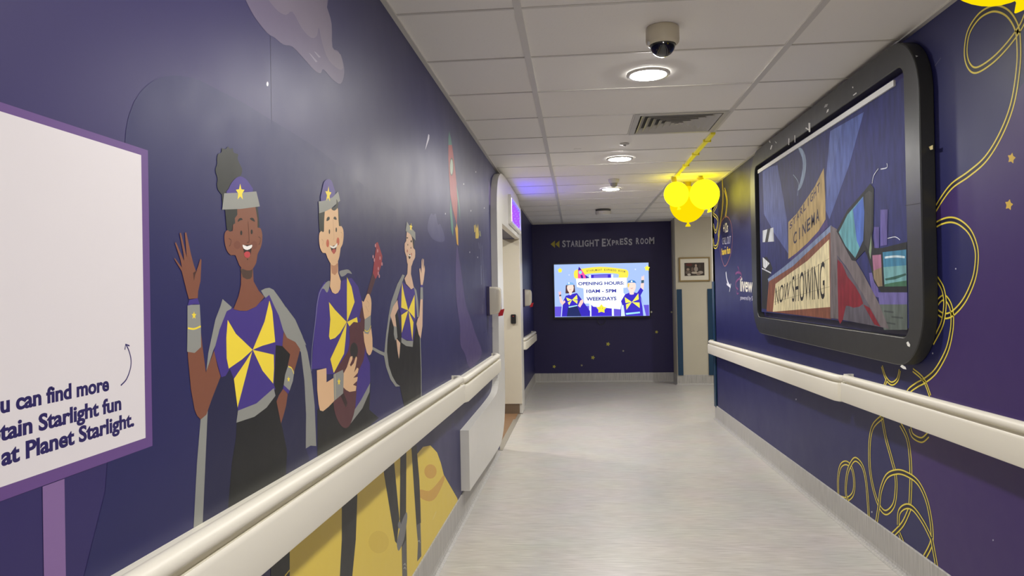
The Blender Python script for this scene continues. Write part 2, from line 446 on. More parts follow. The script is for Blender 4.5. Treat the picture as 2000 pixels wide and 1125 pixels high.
g = MB(); g.box(XR-.006, YRE-.02, zt, XR, YRE+.006, ZC, M_WHITE); struct(g, 'trim_5', 'slim white bead on the printed wall corner above the teal guard', 'corner bead')

# ---------------------------------------------------------------- white doorway surround
PF = Plane(0, XL, 1)
ya, yb, yc, yd = 6.08, 6.52, 8.54, 8.86
out = []
out += [(4.31, .10), (4.31, .465), (5.3, .462)]
out += smoothc([(5.3, .462), (5.75, .47), (5.93, .50), (6.02, .60), (6.05, .78), (6.07, 1.1)], False, 5)[1:]
out += [(ya, 1.7), (ya+.01, 2.0)]
out += smoothc([(ya+.01, 2.0), (ya+.06, 2.17), (ya+.2, 2.30), (ya+.45, 2.375), (ya+.8, 2.40)], False, 5)[1:]
out += [(yd-.6, 2.40)]+smoothc([(yd-.6, 2.40), (yd-.3, 2.36), (yd-.1, 2.22), (yd-.02, 2.0), (yd, 1.7)], False, 5)[1:]
out += [(yd, zf(yd)+.01), (yc, zf(yc)+.01), (yc, DZ), (yb, DZ), (yb, .55)]
out += smoothc([(yb, .55), (yb-.03, .30), (yb-.15, .12), (yb-.4, .02), (yb-.75, .02)], False, 5)[1:]
out += [(5.5, .03)]
portal = empty('doorway_surround', (XL+.03, 7, zf(7)))
tag(portal, 'glossy white doorway surround with rounded top and low projecting foot', 'door surround')
b = MB(); b.prism(out, PF, .001, PX, M_PORTAL); b.build('surround_panel', portal)
# illuminated box sign in its head
s0, s1, z0, z1 = 7.14, 8.42, 1.975, 2.27
sgn = empty('neon_sign', (XL+PX, 7.78, z0)); tag(sgn, 'purple neon box sign above the white doorway', 'neon sign')
b = MB(); b.ring(rrect(s0, z0, s1, z1, .01, 2), rrect(s0+.03, z0+.03, s1-.03, z1-.03, .01, 2), PF, PX+.0002, PX+.03, M_PORTAL); b.build('sign_frame', sgn)
b = MB(); b.prism(rrect(s0+.02, z0+.02, s1-.02, z1-.02, .01, 2), PF, PX+.0002, PX+.004, mat('dad8d2', .4)); b.build('back_plate', sgn)
M_NEON = mat_glow('neon_violet', (.03, .008, 1.0), 15); M_NEONW = mat_glow('neon_pink_white', (.9, .55, 1.0), 5)
b = MB(); b.tube([PF.p3(s0+.06, z, PX+.02) for z in (z0+.03, z1-.03)], .012, M_NEONW); b.build('neon_tube', sgn, True)
for k in range(7):
    u = s0+.2+k*.15; n = 12
    pts = [PF.p3(u+.045*math.sin(a*2.2+k), z0+.06+(z1-z0-.12)*a/6.2, PX+.018) for a in (6.2*j/n for j in range(n+1))]
    b = MB(); b.tube(pts, .009, M_NEON); b.build('neon_tube', sgn, True)

# ---------------------------------------------------------------- handrails
def rail(name, label, plane, y0, y1, zb, e0=True, e1=True, SL=SL):
    root = empty(name, plane.p3((y0+y1)/2, zb-SL*(y0+y1)/2, .04)); tag(root, label, 'handrail')
    st = [(y0, .05 if e0 else 0)]+([(y0+.02, .012), (y0+.06, 0)] if e0 else [])+([(y1-.06, 0), (y1-.02, .012)] if e1 else [])+[(y1, .05 if e1 else 0)]
    def sweep(prof, nm, smooth=True, fixed=False):
        t = MB(); n = len(prof); vs = []
        for y, d in st:
            for o, v in prof: vs.append(plane.p3(y, zb+v-SL*y, max(.0005, o-(d if (not fixed and o > .02) else 0))))
        fs = []
        for k in range(len(st)-1):
            for i in range(n): j = (i+1) % n; fs.append((k*n+i, k*n+j, (k+1)*n+j, (k+1)*n+i))
        fs += [tuple(range(n)), tuple((len(st)-1)*n+i for i in range(n))]
        t.add(vs, fs, M_RAIL); t.build(nm, root, smooth)
    sweep([(0, .003), (.078, 0), (.084, .002), (.086, .007), (.086, .092), (.085, .099), (.081, .104), (.077, .102), (.073, .096), (.06, .094), (0, .094)], 'fascia')
    sweep([(0, .093), (.058, .093), (.054, .104), (.054, .126), (0, .126)], 'web')
    c = [(.058+.0215*math.cos(a), .127+.0195*math.sin(a)) for a in (2*math.pi*i/16 for i in range(16))]
    sweep(c, 'grip')
    if e0 or e1:
        for y, e in ((y0, e0), (y1, e1)):
            if not e: continue
            t = MB(); d = .004 if y == y0 else -.004
            uv = [(y-d, zb-SL*y+.004), (y-d, zb-SL*y+.146), (y+2*d, zb-SL*y+.146), (y+2*d, zb-SL*y+.004)]
            t.prism(uv, plane, .0005, .05, M_RAIL); t.build('end_cap', root)
rail('handrail', 'long cream handrail below the caped figures on the mural wall', WL, -1.5, 4.06, .769, SL=.0222)
rail('handrail', 'short cream handrail crossing the white doorway surround', WL, 4.07, 5.98, .716, SL=.0125)
rail('handrail', 'cream handrail stub on the dark wall beyond the doorway', WL, 8.95, 11.3, .735)
rail('handrail', 'cream handrail below the black screen frame and the painted balloon', WR, 4.13, 8.13, .728)
rail('handrail', 'cream handrail in front of the looping yellow strings', WR, -1.5, 4.12, .738)

# ================================================================== MURAL, LEFT WALL
K3 = crop(240, 0, 2.8115); K4 = crop(320, 270, 3.0406); K5 = crop(320, 600, 2.5); K6 = crop(590, 330, 3.878); K7 = crop(590, 560, 3.748)
K8 = crop(720, 240, 4.018); K21 = crop(720, 420, 2.961); K22 = crop(540, 800, 3.4605); K2 = crop(0, 560, 1.991)
YEL, GRY, SKD, SKL = 'fae044', '94958f', '84523f', 'e6bd92'
PUR, DKN, BLK, HAIR = '473788', '262748', '202123', '2b2d2c'
# night sky silhouettes
a = Art(WL, .0004, .00005)
a.fill('hill', K3([(10, 800), (15, 720), (30, 640), (60, 560), (95, 505), (130, 470), (170, 440), (220, 422), (270, 415), (320, 417), (370, 425), (420, 440), (520, 492), (650, 558), (800, 650), (950, 740), (1080, 825), (1250, 960), (1500, 1160), (1500, 1700)])+[(700, 850), (480, 1100), (150, 1180), (205, 960), (240, 500)], '2c2c5c')
a.build('mural_hill', 'faint darker hill shape behind the first caped figure', wall_left)
a = Art(WL, .0005)
a.fill('cloud', K3([(640, -60), (670, -5), (720, 90), (790, 180), (830, 205), (880, 245), (930, 257), (1000, 330), (1050, 385), (1085, 402), (1100, 380), (1150, 435), (1195, 460), (1215, 400), (1205, 330), (1180, 280), (1150, 258), (1145, 130), (1120, 40), (1090, -60)]), '6f6580', 3)
a.fill('cloud_lobe', K3([(780, -60), (800, 0), (850, 60), (895, 82), (930, 65), (985, 160), (1035, 208), (1065, 195), (1075, 150), (1095, 240), (1130, 330), (1185, 380), (1208, 372), (1195, 300), (1150, 260), (1145, 130), (1120, 40), (1090, -60)]), '7f7588', 3)
a.fill('glint', K3([(1020, 290), (1030, 296), (1068, 338), (1058, 342)]), '8f879c'); a.fill('glint', K3([(1048, 282), (1058, 286), (1086, 314), (1074, 316)]), '8f879c')
a.build('mural_cloud', 'large mauve cloud printed near the ceiling', wall_left)
a = Art(WL, .0005); a.fill('d', oval(522, 164, 2, 4.5), 'f4f2f8'); a.build('mural_speck', None, wall_left)
# ---- sign with blank white board
a = Art(WL, .0006)
u1 = 1.158; zt_, zb_ = 1.545, 1.046; ul = .40
a.mb('sign_board').poly([(ul, zb_), (u1, zb_), (u1, zt_), (ul, zt_)], WL, a.o, pr('6d4f8c')); a.o += a.st
q0 = WL.uv(275, 303); q1 = WL.uv(290, 853); bz = zt_-q0[1]
a.mb('white_face').poly([(ul+.02, q1[1]), (q0[0], q1[1]), (q0[0], q0[1]), (ul+.02, q0[1])], WL, a.o, pr('e8e2e4')); a.o += a.st
p0, p1 = WL.uv(83, 1000), WL.uv(126, 1000)
a.mb('sign_post').poly([(p0[0], .75), (p1[0], .75), (p1[0], zb_-.001), (p0[0], zb_-.001)], WL, a.o, pr('8a6ca0')); a.o += a.st
def signline(body, sub, x0, x1, yb0, yb1, asc):
    """x0..x1: photo columns of the visible words `sub`; yb: their baselines; asc: ascender height at x1"""
    A, B = WL.uv(x0, yb0), WL.uv(x1, yb1); T = WL.uv(x1, yb1-asc); zb = (A[1]+B[1])/2; h = T[1]-B[1]
    vs_, fs_ = text2d(sub, .03); w = max(p[0] for p in vs_)-min(p[0] for p in vs_)
    vb, fb = text2d(body, .03); wb = max(p[0] for p in vb)-min(p[0] for p in vb); x1b = max(p[0] for p in vb)
    sx = (B[0]-A[0])/w; sy = h/.73
    for k in (-.012, .012): a.mb('lettering').add([WL.p3(B[0]+(x-x1b+k)*sx, zb+y*sy, a.o+k*.0001) for x, y in vb], fb, pr('2c2460'))
signline('you can find more', 'find more', 90, 212, 791, 759, 28)
signline('Captain Starlight fun', 'Starlight fun', 75, 236, 841, 800, 28)
signline('at Planet Starlight.', 'Planet Starlight.', 50, 261, 898, 829, 28)
a.o += a.st
a.line('arrow', K2([(468, 384), (490, 360), (505, 320), (508, 285), (500, 250), (488, 224)]), .0024, '332a66')
a.line('arrow', K2([(484, 245), (487, 224), (502, 230)]), .0024, '332a66', 0)
a.build('mural_sign', 'white sign board with purple border, arrow and navy lettering on a mauve post', wall_left)
# ---- yellow moon ground under the rail
a = Art(WL, .0005)
a.fill('ground', K22([(88, 1500), (88, 600), (540, 400), (800, 260), (905, 240), (950, 300), (990, 252), (1040, 242), (1085, 290), (1110, 360), (1130, 440), (1222, 600), (1230, 640), (900, 1180), (600, 1500)]), 'e8cc52')
a.fill('crater', oval(*K22([(1040, 418)])[0], 12, 14), 'd8a848')
a.fill('crater', K22([(970, 540), (1030, 550), (1085, 500), (1128, 445), (1132, 480), (1080, 590), (1030, 620), (970, 592)]), 'd8a848', 3)
a.fill('crater', oval(*K22([(690, 895)])[0], 20, 22), 'e0c24a')
a.fill('foreground_leg', K22([(-40, 1300), (-40, 1000), (88, 900), (88, 1300)]), BLK)
a.line('foreground_trim', K22([(55, 1125), (88, 1085)]), .004, YEL, 0)
a.fill('leg', K22([(440, 450), (548, 400), (545, 600), (535, 880), (508, 1160), (425, 1160), (440, 880)]), BLK)
a.fill('leg', K22([(715, 330), (790, 300), (797, 385), (830, 740), (812, 905), (800, 890), (727, 445)]), BLK)
a.fill('leg', K22([(836, 300), (877, 280), (875, 700), (882, 1160), (850, 1160), (845, 920), (832, 740)]), BLK)
a.fill('leg', K22([(910, 250), (946, 240), (950, 300), (965, 480), (972, 640), (975, 765), (945, 785), (930, 560)]), BLK)
a.fill('boot', K22([(944, 782), (972, 765), (976, 890), (978, 990), (950, 1028), (955, 900)]), '5a5a5c')
a.fill('boot', K22([(848, 930), (874, 880), (884, 1160), (850, 1160)]), '5a5a5c')
a.fill('glove', K22([(872, 698), (882, 705), (880, 760), (860, 880), (825, 955), (812, 905), (822, 850), (845, 760)]), '77787a', 3)
a.fill('glove', oval(*K22([(830, 780)])[0], 3, 7), '77787a')
for p in ([(955, 890), (965, 885), (970, 900)], [(858, 1050), (868, 1040), (874, 1055)], [(858, 1075), (868, 1065), (874, 1080)]): a.line('boot_trim', K22(p), .004, 'b9b9b4', 0)
a.line('scratch', K22([(1055, 745), (1078, 690)]), .003, 'e8dca0', 0)
a.build('mural_moon_ground', 'yellow cratered moon ground with dark legs printed below the handrail', wall_left)

# ---- first figure: waving
a = Art(WL, .0007)
a.fill('cape_lining', K5([(213, 495), (275, 338), (330, 300), (545, 300), (640, 175), (672, 230), (690, 380), (693, 690), (715, 760), (560, 900), (250, 1120), (187, 1070)]), DKN)
a.fill('cape', K5([(275, -5), (285, -40), (330, 0), (300, 80), (240, 210), (205, 318), (215, 225), (250, 60)]), GRY)
a.fill('cape', K5([(178, 545), (213, 495), (210, 560), (187, 1075), (142, 1100), (160, 760)]), GRY)
a.fill('cape', K4([(575, 905), (600, 892), (625, 888), (650, 900), (690, 955), (740, 1030), (797, 1125), (845, 1230), (700, 1125), (640, 1000), (590, 932)]), GRY)
a.fill('cape', K5([(535, 0), (595, 0), (640, 60), (675, 140), (700, 220), (720, 330), (735, 480), (743, 678), (715, 676), (692, 690), (693, 520), (685, 360), (668, 220), (640, 172), (600, 150), (570, 90)]), GRY)
a.fill('cape', K5([(718, 748), (720, 790), (680, 800), (695, 775)]), GRY)
a.fill('trousers', K5([(345, 350), (358, 500), (350, 640), (330, 760), (308, 1030), (330, 1080), (590, 920), (600, 700), (572, 565), (545, 440), (500, 380)]), BLK); a.fill('trousers', K5([(538, 400), (536, 330), (545, 183), (580, 190), (616, 230), (600, 290), (583, 380), (548, 450)]), BLK)
a.fill('tunic', K5([(305, 20), (335, 3), (380, 18), (420, 12), (450, -8), (513, -60), (540, 0), (560, 40), (583, 120), (577, 190), (545, 185), (536, 380), (543, 400), (450, 470), (360, 505), (340, 350), (320, 300), (300, 335), (278, 342), (243, 215), (270, 110)]), PUR)
for p in ([(310, 62), (350, 130), (432, 208), (380, 255), (315, 300), (305, 250), (303, 150)], [(432, 208), (490, 70), (514, -33), (528, 20), (542, 170), (480, 188)], [(432, 208), (535, 232), (536, 300), (532, 373), (480, 310)], [(430, 214), (400, 330), (358, 490), (340, 350), (395, 270)]): a.fill('tunic_emblem', K5(p), YEL)
a.fill('waistband', K5([(360, 505), (450, 470), (535, 395), (543, 432), (500, 490), (440, 535), (352, 564)]), GRY)
a.fill('skin', K5([(115, 116), (178, 116), (190, 220), (203, 318), (243, 212), (260, 290), (275, 338), (235, 440), (205, 525), (178, 548), (160, 530), (148, 500), (130, 400), (115, 240)]), SKD)
a.fill('skin', K5([(583, 120), (600, 150), (640, 170), (664, 205), (650, 260), (635, 312), (603, 285), (615, 230), (577, 190)]), SKD)
a.fill('skin', K5([(583, 395), (603, 425), (595, 480), (582, 530), (570, 568), (548, 460), (560, 430)]), SKD)
a.fill('wrist_cuff', K4([(137, 990), (210, 988), (214, 1060), (217, 1125), (218, 1240), (180, 1275), (135, 1268), (137, 1125)]), GRY)
a.line('wrist_cuff', K5([(115, 102), (145, 106), (178, 93)]), .0035, YEL)
a.fill('wrist_cuff', K4(star(176, 1052, 15, 25)), YEL)
a.fill('wrist_cuff', K4([(148, 960), (170, 955), (197, 950), (210, 988), (175, 985), (137, 995)]), PUR)
a.fill('wrist_cuff', K5([(605, 283), (635, 312), (628, 360), (612, 407), (583, 380), (590, 330)]), GRY)
a.line('wrist_cuff', K5([(606, 290), (622, 298), (633, 325)]), .003, YEL); a.fill('wrist_cuff', K5(star(607, 352, 8, 15)), YEL)
a.fill('wrist_cuff', K5([(583, 380), (612, 407), (605, 424), (580, 398)]), PUR)
a.fill('skin', K4([(145, 955), (130, 900), (103, 790), (57, 715), (63, 713), (104, 768), (95, 720), (62, 622), (69, 618), (117, 730), (112, 680), (90, 565), (98, 561), (133, 710), (121, 562), (130, 559), (158, 690), (175, 755), (188, 792), (200, 760), (213, 716), (220, 722), (214, 850), (200, 910), (198, 950)]), SKD)
a.fill('skin', K4([(175, 847), (170, 800), (195, 783), (183, 810)]), '4d2f27')
a.fill('hair', K4([(345, 335), (318, 305), (312, 270), (316, 240), (303, 190), (314, 150), (312, 125), (318, 95), (338, 85), (342, 60), (362, 65), (378, 50), (390, 65), (405, 58), (412, 85), (438, 95), (435, 120), (446, 150), (462, 185), (455, 220), (430, 240), (380, 330)]), HAIR, 3)
a.fill('hair', K4([(340, 320), (372, 310), (372, 420), (362, 430), (345, 400)]), HAIR)
a.fill('skin', K4([(455, 770), (525, 765), (530, 850), (560, 905), (594, 942), (545, 1000), (490, 1025), (450, 1025), (410, 1015), (440, 940), (455, 870)]), SKD)
a.fill('skin', K4([(450, 778), (525, 770), (520, 822), (510, 835), (490, 838), (465, 825)]), '4f3b33')
a.fill('face', K4([(425, 415), (545, 405), (553, 470), (558, 528), (572, 535), (582, 575), (578, 630), (565, 665), (553, 690), (545, 740), (522, 778), (500, 785), (475, 780), (445, 755), (422, 695), (395, 695), (370, 665), (357, 610), (358, 565), (375, 545), (405, 550)]), SKD, 2)
a.fill('hair', K4([(360, 415), (432, 415), (433, 455), (418, 475), (420, 505), (405, 515), (402, 548), (385, 553), (370, 540)]), HAIR)
a.fill('hair', K4([(540, 405), (553, 405), (566, 520), (560, 532), (553, 530), (553, 480)]), HAIR)
for c in ((390, 615), (566, 605)): a.line('face', K4([(c[0]-8, c[1]-20), (c[0]+6, c[1]-8), (c[0], c[1]+20), (c[0]-6, c[1]+25)]), .0022, '5c3529')
for (x, y) in ((432, 634), (532, 634)): a.fill('face', K4(oval(x, y, 20, 24)), '7a4838')
for (x, y) in ((456, 562), (518, 556)): a.fill('face', K4(oval(x, y, 6, 14)), '22201f')
a.fill('face', K4([(435, 497), (440, 480), (455, 473), (464, 484), (450, 488)]), '22201f', 3); a.fill('face', K4([(507, 478), (518, 472), (530, 478), (537, 495), (522, 490)]), '22201f', 3)
a.line('face', K4([(497, 495), (503, 605)]), .0018, '5c3529', 0); a.line('face', K4([(503, 605), (500, 618), (490, 618)]), .0022, '5c3529')
a.fill('face', K4([(464, 636), (520, 632), (512, 690), (492, 703), (475, 690)]), '33201d'); a.fill('face', K4([(474, 682), (490, 672), (508, 680), (505, 703), (490, 710), (476, 702)]), 'c2464c', 3)
a.fill('face', K4([(464, 632), (490, 642), (519, 632), (517, 650), (492, 664), (470, 655)]), 'f4f0ea', 2)
a.fill('face', K4(oval(493, 719, 3, 4)), '33201d')
a.fill('cap', K4([(372, 330), (380, 300), (400, 262), (425, 236), (450, 227), (480, 240), (505, 270), (523, 325)]), PUR, 2)
a.fill('cap', K4([(353, 327), (450, 323), (545, 316), (556, 360), (566, 405), (450, 420), (342, 424)]), GRY)
a.fill('cap', K4(star(449, 322, 27, 52)), YEL)
a.build('mural_figure', 'caped figure waving one hand, black hair tied up above the cap', wall_left)

# ---- second figure: guitarist
a = Art(WL, .0007); SH2 = PUR
a.fill('trousers', K7([(110, 900), (230, 830), (400, 700), (470, 560), (500, 700), (490, 900), (560, 960), (380, 1120), (110, 1320)]), BLK)
a.fill('tunic', K7([(140, 0), (165, -40), (200, 15), (235, 52), (275, 15), (290, -45), (360, -65), (410, 0), (440, 120), (440, 230), (460, 380), (470, 500), (495, 560), (497, 700), (440, 830), (385, 910), (300, 800), (230, 640), (175, 640), (175, 597), (68, 603), (85, 350), (100, 150), (118, 40)]), SH2)
a.fill('waistband', K7([(497, 705), (492, 770), (440, 890), (355, 1000), (370, 920), (430, 830)]), GRY)
a.fill('cape_collar', K6([(180, 860), (208, 848), (205, 890), (188, 937), (165, 908), (148, 905)]), GRY, 3); a.fill('cape_collar', K6([(280, 778), (310, 766), (350, 763), (376, 795), (345, 788), (325, 805), (295, 815)]), GRY, 3)
a.line('cape_collar', K6([(168, 875), (135, 930), (115, 1010), (103, 1120)])+K7([(72, 450), (66, 620)]), .003, '8e90a8')
for p in ([(195, 112), (240, 170), (325, 258), (275, 340), (240, 375), (203, 388), (195, 365), (205, 240)], [(327, -70), (360, 0), (383, 112), (327, 258), (326, 100)], [(327, 258), (400, 222), (406, 262), (375, 258), (345, 290)], [(325, 262), (315, 400), (305, 490), (230, 632), (205, 530), (270, 390)]): a.fill('tunic_emblem', K7(p), YEL)
a.fill('guitar', K6([(430, 1130), (445, 1060), (470, 1010), (500, 900), (533, 786), (556, 830), (525, 925), (495, 1010), (470, 1130)]), '55343a')
a.fill('guitar', K7([(345, 300), (380, 258), (425, 258), (437, 150), (455, 110), (460, 260), (463, 380), (458, 470), (445, 545), (410, 620), (400, 700), (388, 880), (360, 985), (335, 1028), (305, 1033), (270, 1000), (240, 930), (228, 850), (230, 700), (240, 620), (290, 540), (335, 470), (347, 380)]), '5e373c', 2)
a.fill('guitar', K7(oval(378, 465, 29, 56)), '33302f'); a.fill('guitar', K7([(280, 800), (300, 770), (330, 850), (318, 885)]), '3a2a2a')
for p in ([(385, 300), (400, 330), (380, 400)], [(420, 280), (430, 350), (410, 420)]): a.line('guitar', K7(p), .0018, '4a2c30')
a.fill('guitar', K6([(533, 788), (545, 690), (557, 600), (557, 560), (572, 554), (590, 610), (606, 660), (600, 720), (575, 800), (555, 834)]), 'a03c46')
for x, y in ((553, 580), (536, 665), (545, 690), (603, 720), (575, 790), (570, 620), (588, 675), (575, 755), (582, 812)): a.fill('guitar', K6(oval(x, y, 5, 14)), 'c98f96')
a.fill('skin', K7([(105, 612), (175, 596), (176, 700), (228, 668), (236, 832), (190, 880), (150, 912), (128, 905), (118, 860), (108, 760)]), SKL)
a.fill('skin', K7([(298, 640), (325, 590), (350, 512), (366, 508), (366, 530), (347, 572), (354, 584), (375, 560), (392, 510), (400, 520), (390, 580), (378, 628), (400, 592), (411, 600), (405, 630), (372, 667), (405, 660), (400, 690), (370, 718), (395, 728), (390, 762), (345, 770), (318, 755), (298, 735)]), SKL)
a.fill('wrist_cuff', K7([(226, 642), (295, 608), (302, 640), (298, 780), (232, 836)]), GRY); a.line('wrist_cuff', K7([(238, 640), (243, 825)]), .003, 'd9cf9a', 0); a.fill('wrist_cuff', K7(star(267, 696, 12, 30)), YEL)
a.fill('skin', K7([(435, 100), (447, 112), (470, 60), (485, 52), (498, 75), (505, 120), (500, 210), (485, 255), (458, 248), (445, 180)]), SKL, 2)
a.line('skin', K7([(470, 100), (488, 125), (482, 150)]), .0015, 'b98f6c'); a.line('skin', K7([(462, 140), (485, 185)]), .0015, 'b98f6c')
a.fill('skin', K7([(445, 325), (480, 345), (503, 300), (512, 380), (513, 460), (500, 495), (487, 503), (470, 480), (452, 400)]), SKL)
a.fill('wrist_cuff', K7([(455, 240), (500, 208), (500, 290), (482, 348), (453, 340)]), GRY); a.line('wrist_cuff', K7([(453, 315), (470, 328), (488, 318), (502, 285)]), .003, YEL)
a.fill('hair', K6([(122, 330), (172, 310), (166, 470), (150, 478), (130, 480), (125, 420)]), HAIR); a.fill('hair', K6([(255, 290), (272, 300), (288, 430), (272, 432)]), HAIR)
a.fill('skin', K6([(212, 690), (268, 690), (270, 790), (290, 850), (285, 910), (268, 938), (248, 947), (225, 935), (207, 890), (212, 830)]), SKL); a.fill('skin', K6([(214, 725), (268, 715), (265, 780), (245, 805), (222, 790)]), 'c08b6a')
a.fill('face', K6([(168, 318), (215, 300), (262, 288), (270, 340), (275, 430), (293, 432), (308, 460), (311, 510), (303, 570), (288, 600), (280, 660), (262, 712), (240, 732), (215, 720), (188, 672), (175, 637), (152, 635), (132, 595), (124, 530), (128, 485), (145, 470), (162, 472)]), SKL, 2)
for x, y in ((190, 563), (268, 549)): a.fill('face', K6(oval(x, y, 11, 30)), 'c8694f')
for x, y in ((203, 475), (255, 461)): a.fill('face', K6(oval(x, y, 5, 18)), '2a2422')
a.fill('face', K6([(182, 395), (184, 372), (196, 362), (205, 368), (202, 385)]), '2e2420', 3); a.fill('face', K6([(234, 376), (240, 362), (252, 365), (258, 384), (245, 383)]), '2e2420', 3)
a.line('face', K6([(230, 380), (238, 525), (234, 535)]), .0016, 'bb916c', 0)
for c in ((150, 555), (295, 500)): a.line('face', K6([(c[0]-6, c[1]-22), (c[0]+6, c[1]-8), (c[0], c[1]+24)]), .0018, 'c49a76')
a.fill('face', K6([(210, 590), (258, 572), (252, 625), (236, 645), (220, 625)]), '3a221f'); a.fill('face', K6([(220, 620), (235, 606), (250, 612), (246, 635), (234, 643)]), 'bb5a50', 2)
a.fill('face', K6([(205, 578), (235, 588), (263, 560), (258, 588), (236, 602), (214, 595)]), 'f6f0e6', 2)
a.fill('cap', K6([(138, 245), (148, 160), (162, 98), (190, 78), (215, 85), (232, 125), (245, 215)]), PUR, 2)
a.fill('cap', K6([(120, 247), (165, 240), (225, 215), (268, 170), (277, 205), (284, 242), (262, 258), (215, 300), (170, 322), (125, 336)]), GRY)
a.fill('hair', K6([(256, 228), (270, 262), (264, 295), (240, 316), (218, 302), (245, 282), (256, 258)]), HAIR, 2)
a.fill('cap', K6(star(194, 193, 24, 62, .45, .08)), YEL)
a.build('mural_figure', 'caped figure playing a dark red guitar', wall_left)

# ---- third figure
a = Art(WL, .0007)
a.fill('trousers', K21([(165, 560), (190, 700), (255, 740), (280, 640), (296, 710), (306, 1085), (210, 1130), (180, 990), (135, 940), (112, 870), (105, 790), (118, 640), (140, 560)]), BLK)
a.fill('cape', K21([(195, 343), (208, 350), (190, 395), (165, 480), (140, 540), (120, 620), (108, 720), (105, 790), (115, 870), (135, 930), (160, 975), (182, 990), (155, 992), (125, 950), (100, 880), (88, 815), (60, 802), (20, 778), (22, 762), (65, 785), (90, 795), (100, 690), (115, 580), (130, 500), (165, 400)]), GRY)
a.fill('cape', K21([(260, 413), (275, 435), (285, 500), (290, 588), (280, 592), (272, 500)]), GRY); a.line('cape', K21([(297, 705), (303, 900), (304, 1080)]), .014, GRY, 0)
a.fill('tunic', K21([(193, 385), (215, 405), (248, 432), (262, 420), (270, 470), (276, 600), (265, 612), (257, 732), (190, 715), (187, 580), (170, 520), (168, 480)]), PUR)
for p in ([(192, 390), (205, 460), (228, 552), (187, 535)], [(228, 552), (265, 460), (266, 598)], [(228, 552), (190, 682), (188, 578)], [(230, 556), (258, 620), (252, 726)]): a.fill('tunic_emblem', K21(p), YEL)
a.fill('waistband', K21([(188, 708), (220, 728), (256, 728), (254, 763), (215, 757), (188, 737)]), GRY)
a.fill('skin', K21([(165, 490), (171, 540), (152, 580), (160, 650), (146, 652), (124, 580), (140, 530)]), 'dcb89c'); a.fill('skin', K21([(158, 712), (182, 740), (178, 800), (174, 833), (166, 785)]), 'dcb89c')
a.fill('wrist_cuff', K21([(145, 640), (160, 648), (166, 708), (152, 726), (144, 690)]), GRY)
a.fill('skin', K21([(283, 600), (292, 585), (298, 486), (312, 484), (310, 640), (300, 714), (288, 690), (275, 630)]), 'dcb89c')
a.fill('wrist_cuff', K21([(298, 418), (312, 418), (314, 486), (297, 489)]), GRY); a.fill('wrist_cuff', K21([(298, 402), (311, 402), (312, 418), (298, 418)]), PUR)
a.fill('skin', K21([(300, 404), (295, 350), (292, 312), (297, 306), (304, 335), (305, 262), (309, 250), (312, 310), (314, 252), (318, 258), (317, 312), (322, 288), (324, 320), (318, 370), (311, 404)]), 'dcb89c')
a.fill('skin', K21([(225, 288), (246, 288), (243, 340), (252, 380), (260, 420), (245, 430), (215, 397), (206, 368), (222, 340)]), 'dcb89c')
a.fill('face', K21([(219, 98), (238, 102), (250, 135), (257, 190), (267, 202), (267, 245), (256, 266), (247, 294), (233, 303), (221, 272), (217, 238), (208, 212), (207, 165), (216, 150)]), 'dcb89c', 2)
for x, y, rx, ry, c in ((222, 132, 5, 4, '2e2622'), (245, 152, 4, 7, '2e2622'), (225, 172, 2, 6, '2e2622'), (243, 190, 2, 6, '2e2622'), (222, 208, 3.5, 9, 'bb6c58'), (246, 228, 3, 9, 'bb6c58'), (235, 240, 6, 14, '3a2a28')): a.fill('face', K21(oval(x, y, rx, ry, 12)), c)
a.fill('face', K21([(227, 225), (236, 234), (246, 230), (240, 240), (231, 237)]), 'f6f0e6')
a.fill('hair', K21([(252, 135), (262, 145), (262, 195), (257, 190)]), HAIR)
a.fill('cap', K21([(219, 37), (240, 70), (268, 100), (270, 148), (235, 107), (212, 92)]), GRY); a.fill('cap', K21(star(243, 70, 9, 25, .45, .1)), YEL)
a.build('mural_figure', 'slim caped figure with one hand raised and no guitar, beside the rocket', wall_left)

# ---- rocket, clouds and stars
a = Art(WL, .0006)
a.fill('hull', K8([(625, 172), (653, 172), (664, 250), (675, 340), (690, 480), (697, 600), (694, 700), (690, 800), (680, 760), (660, 680), (640, 560), (630, 400), (625, 280)]), 'a1464c')
a.fill('nose_cone', K8([(631, 62), (645, 120), (654, 174), (625, 174), (626, 110)]), '4a7d74')
a.fill('fin', K8([(642, 600), (637, 700), (648, 840), (662, 892), (663, 800), (652, 690)]), '4f8277'); a.fill('fin', K8([(688, 480), (702, 560), (716, 680), (716, 765), (704, 660), (695, 580)]), '4f8277')
a.fill('porthole', K8(oval(650, 345, 15, 72)), '5d5448'); a.fill('porthole', K8(oval(650, 345, 11, 60)), 'a9b6a4')
a.fill('flame', K8([(676, 808), (684, 830), (690, 785), (700, 830), (703, 965), (692, 950)]), 'd8a544')
a.build('mural_rocket', 'red and green rocket climbing the mural wall', wall_left)
a = Art(WL, .0005)
a.fill('s', K21([(510, 180), (522, 240), (545, 400), (562, 520), (590, 600), (622, 700), (655, 800), (600, 880), (575, 870), (555, 800), (530, 750), (528, 640), (515, 560), (505, 450), (503, 300)]), '4f4374', 3); a.build('mural_rocket_trail', 'pale violet smoke trail under the rocket', wall_left)
a = Art(WL, .0005); a.fill('c', K8([(495, 710), (505, 725), (525, 712), (535, 760), (545, 800), (562, 795), (590, 870), (597, 920), (560, 935), (500, 910), (465, 850), (462, 800), (478, 735)]), '4a4a72', 3); a.build('mural_small_cloud', 'small dusky blue cloud between the third figure and the rocket', wall_left)
a = Art(WL, .0005); a.fill('c', K8([(468, 88), (476, 95), (475, 125), (443, 213), (455, 150)]), 'c9c7d4'); a.build('mural_comet', None, wall_left)
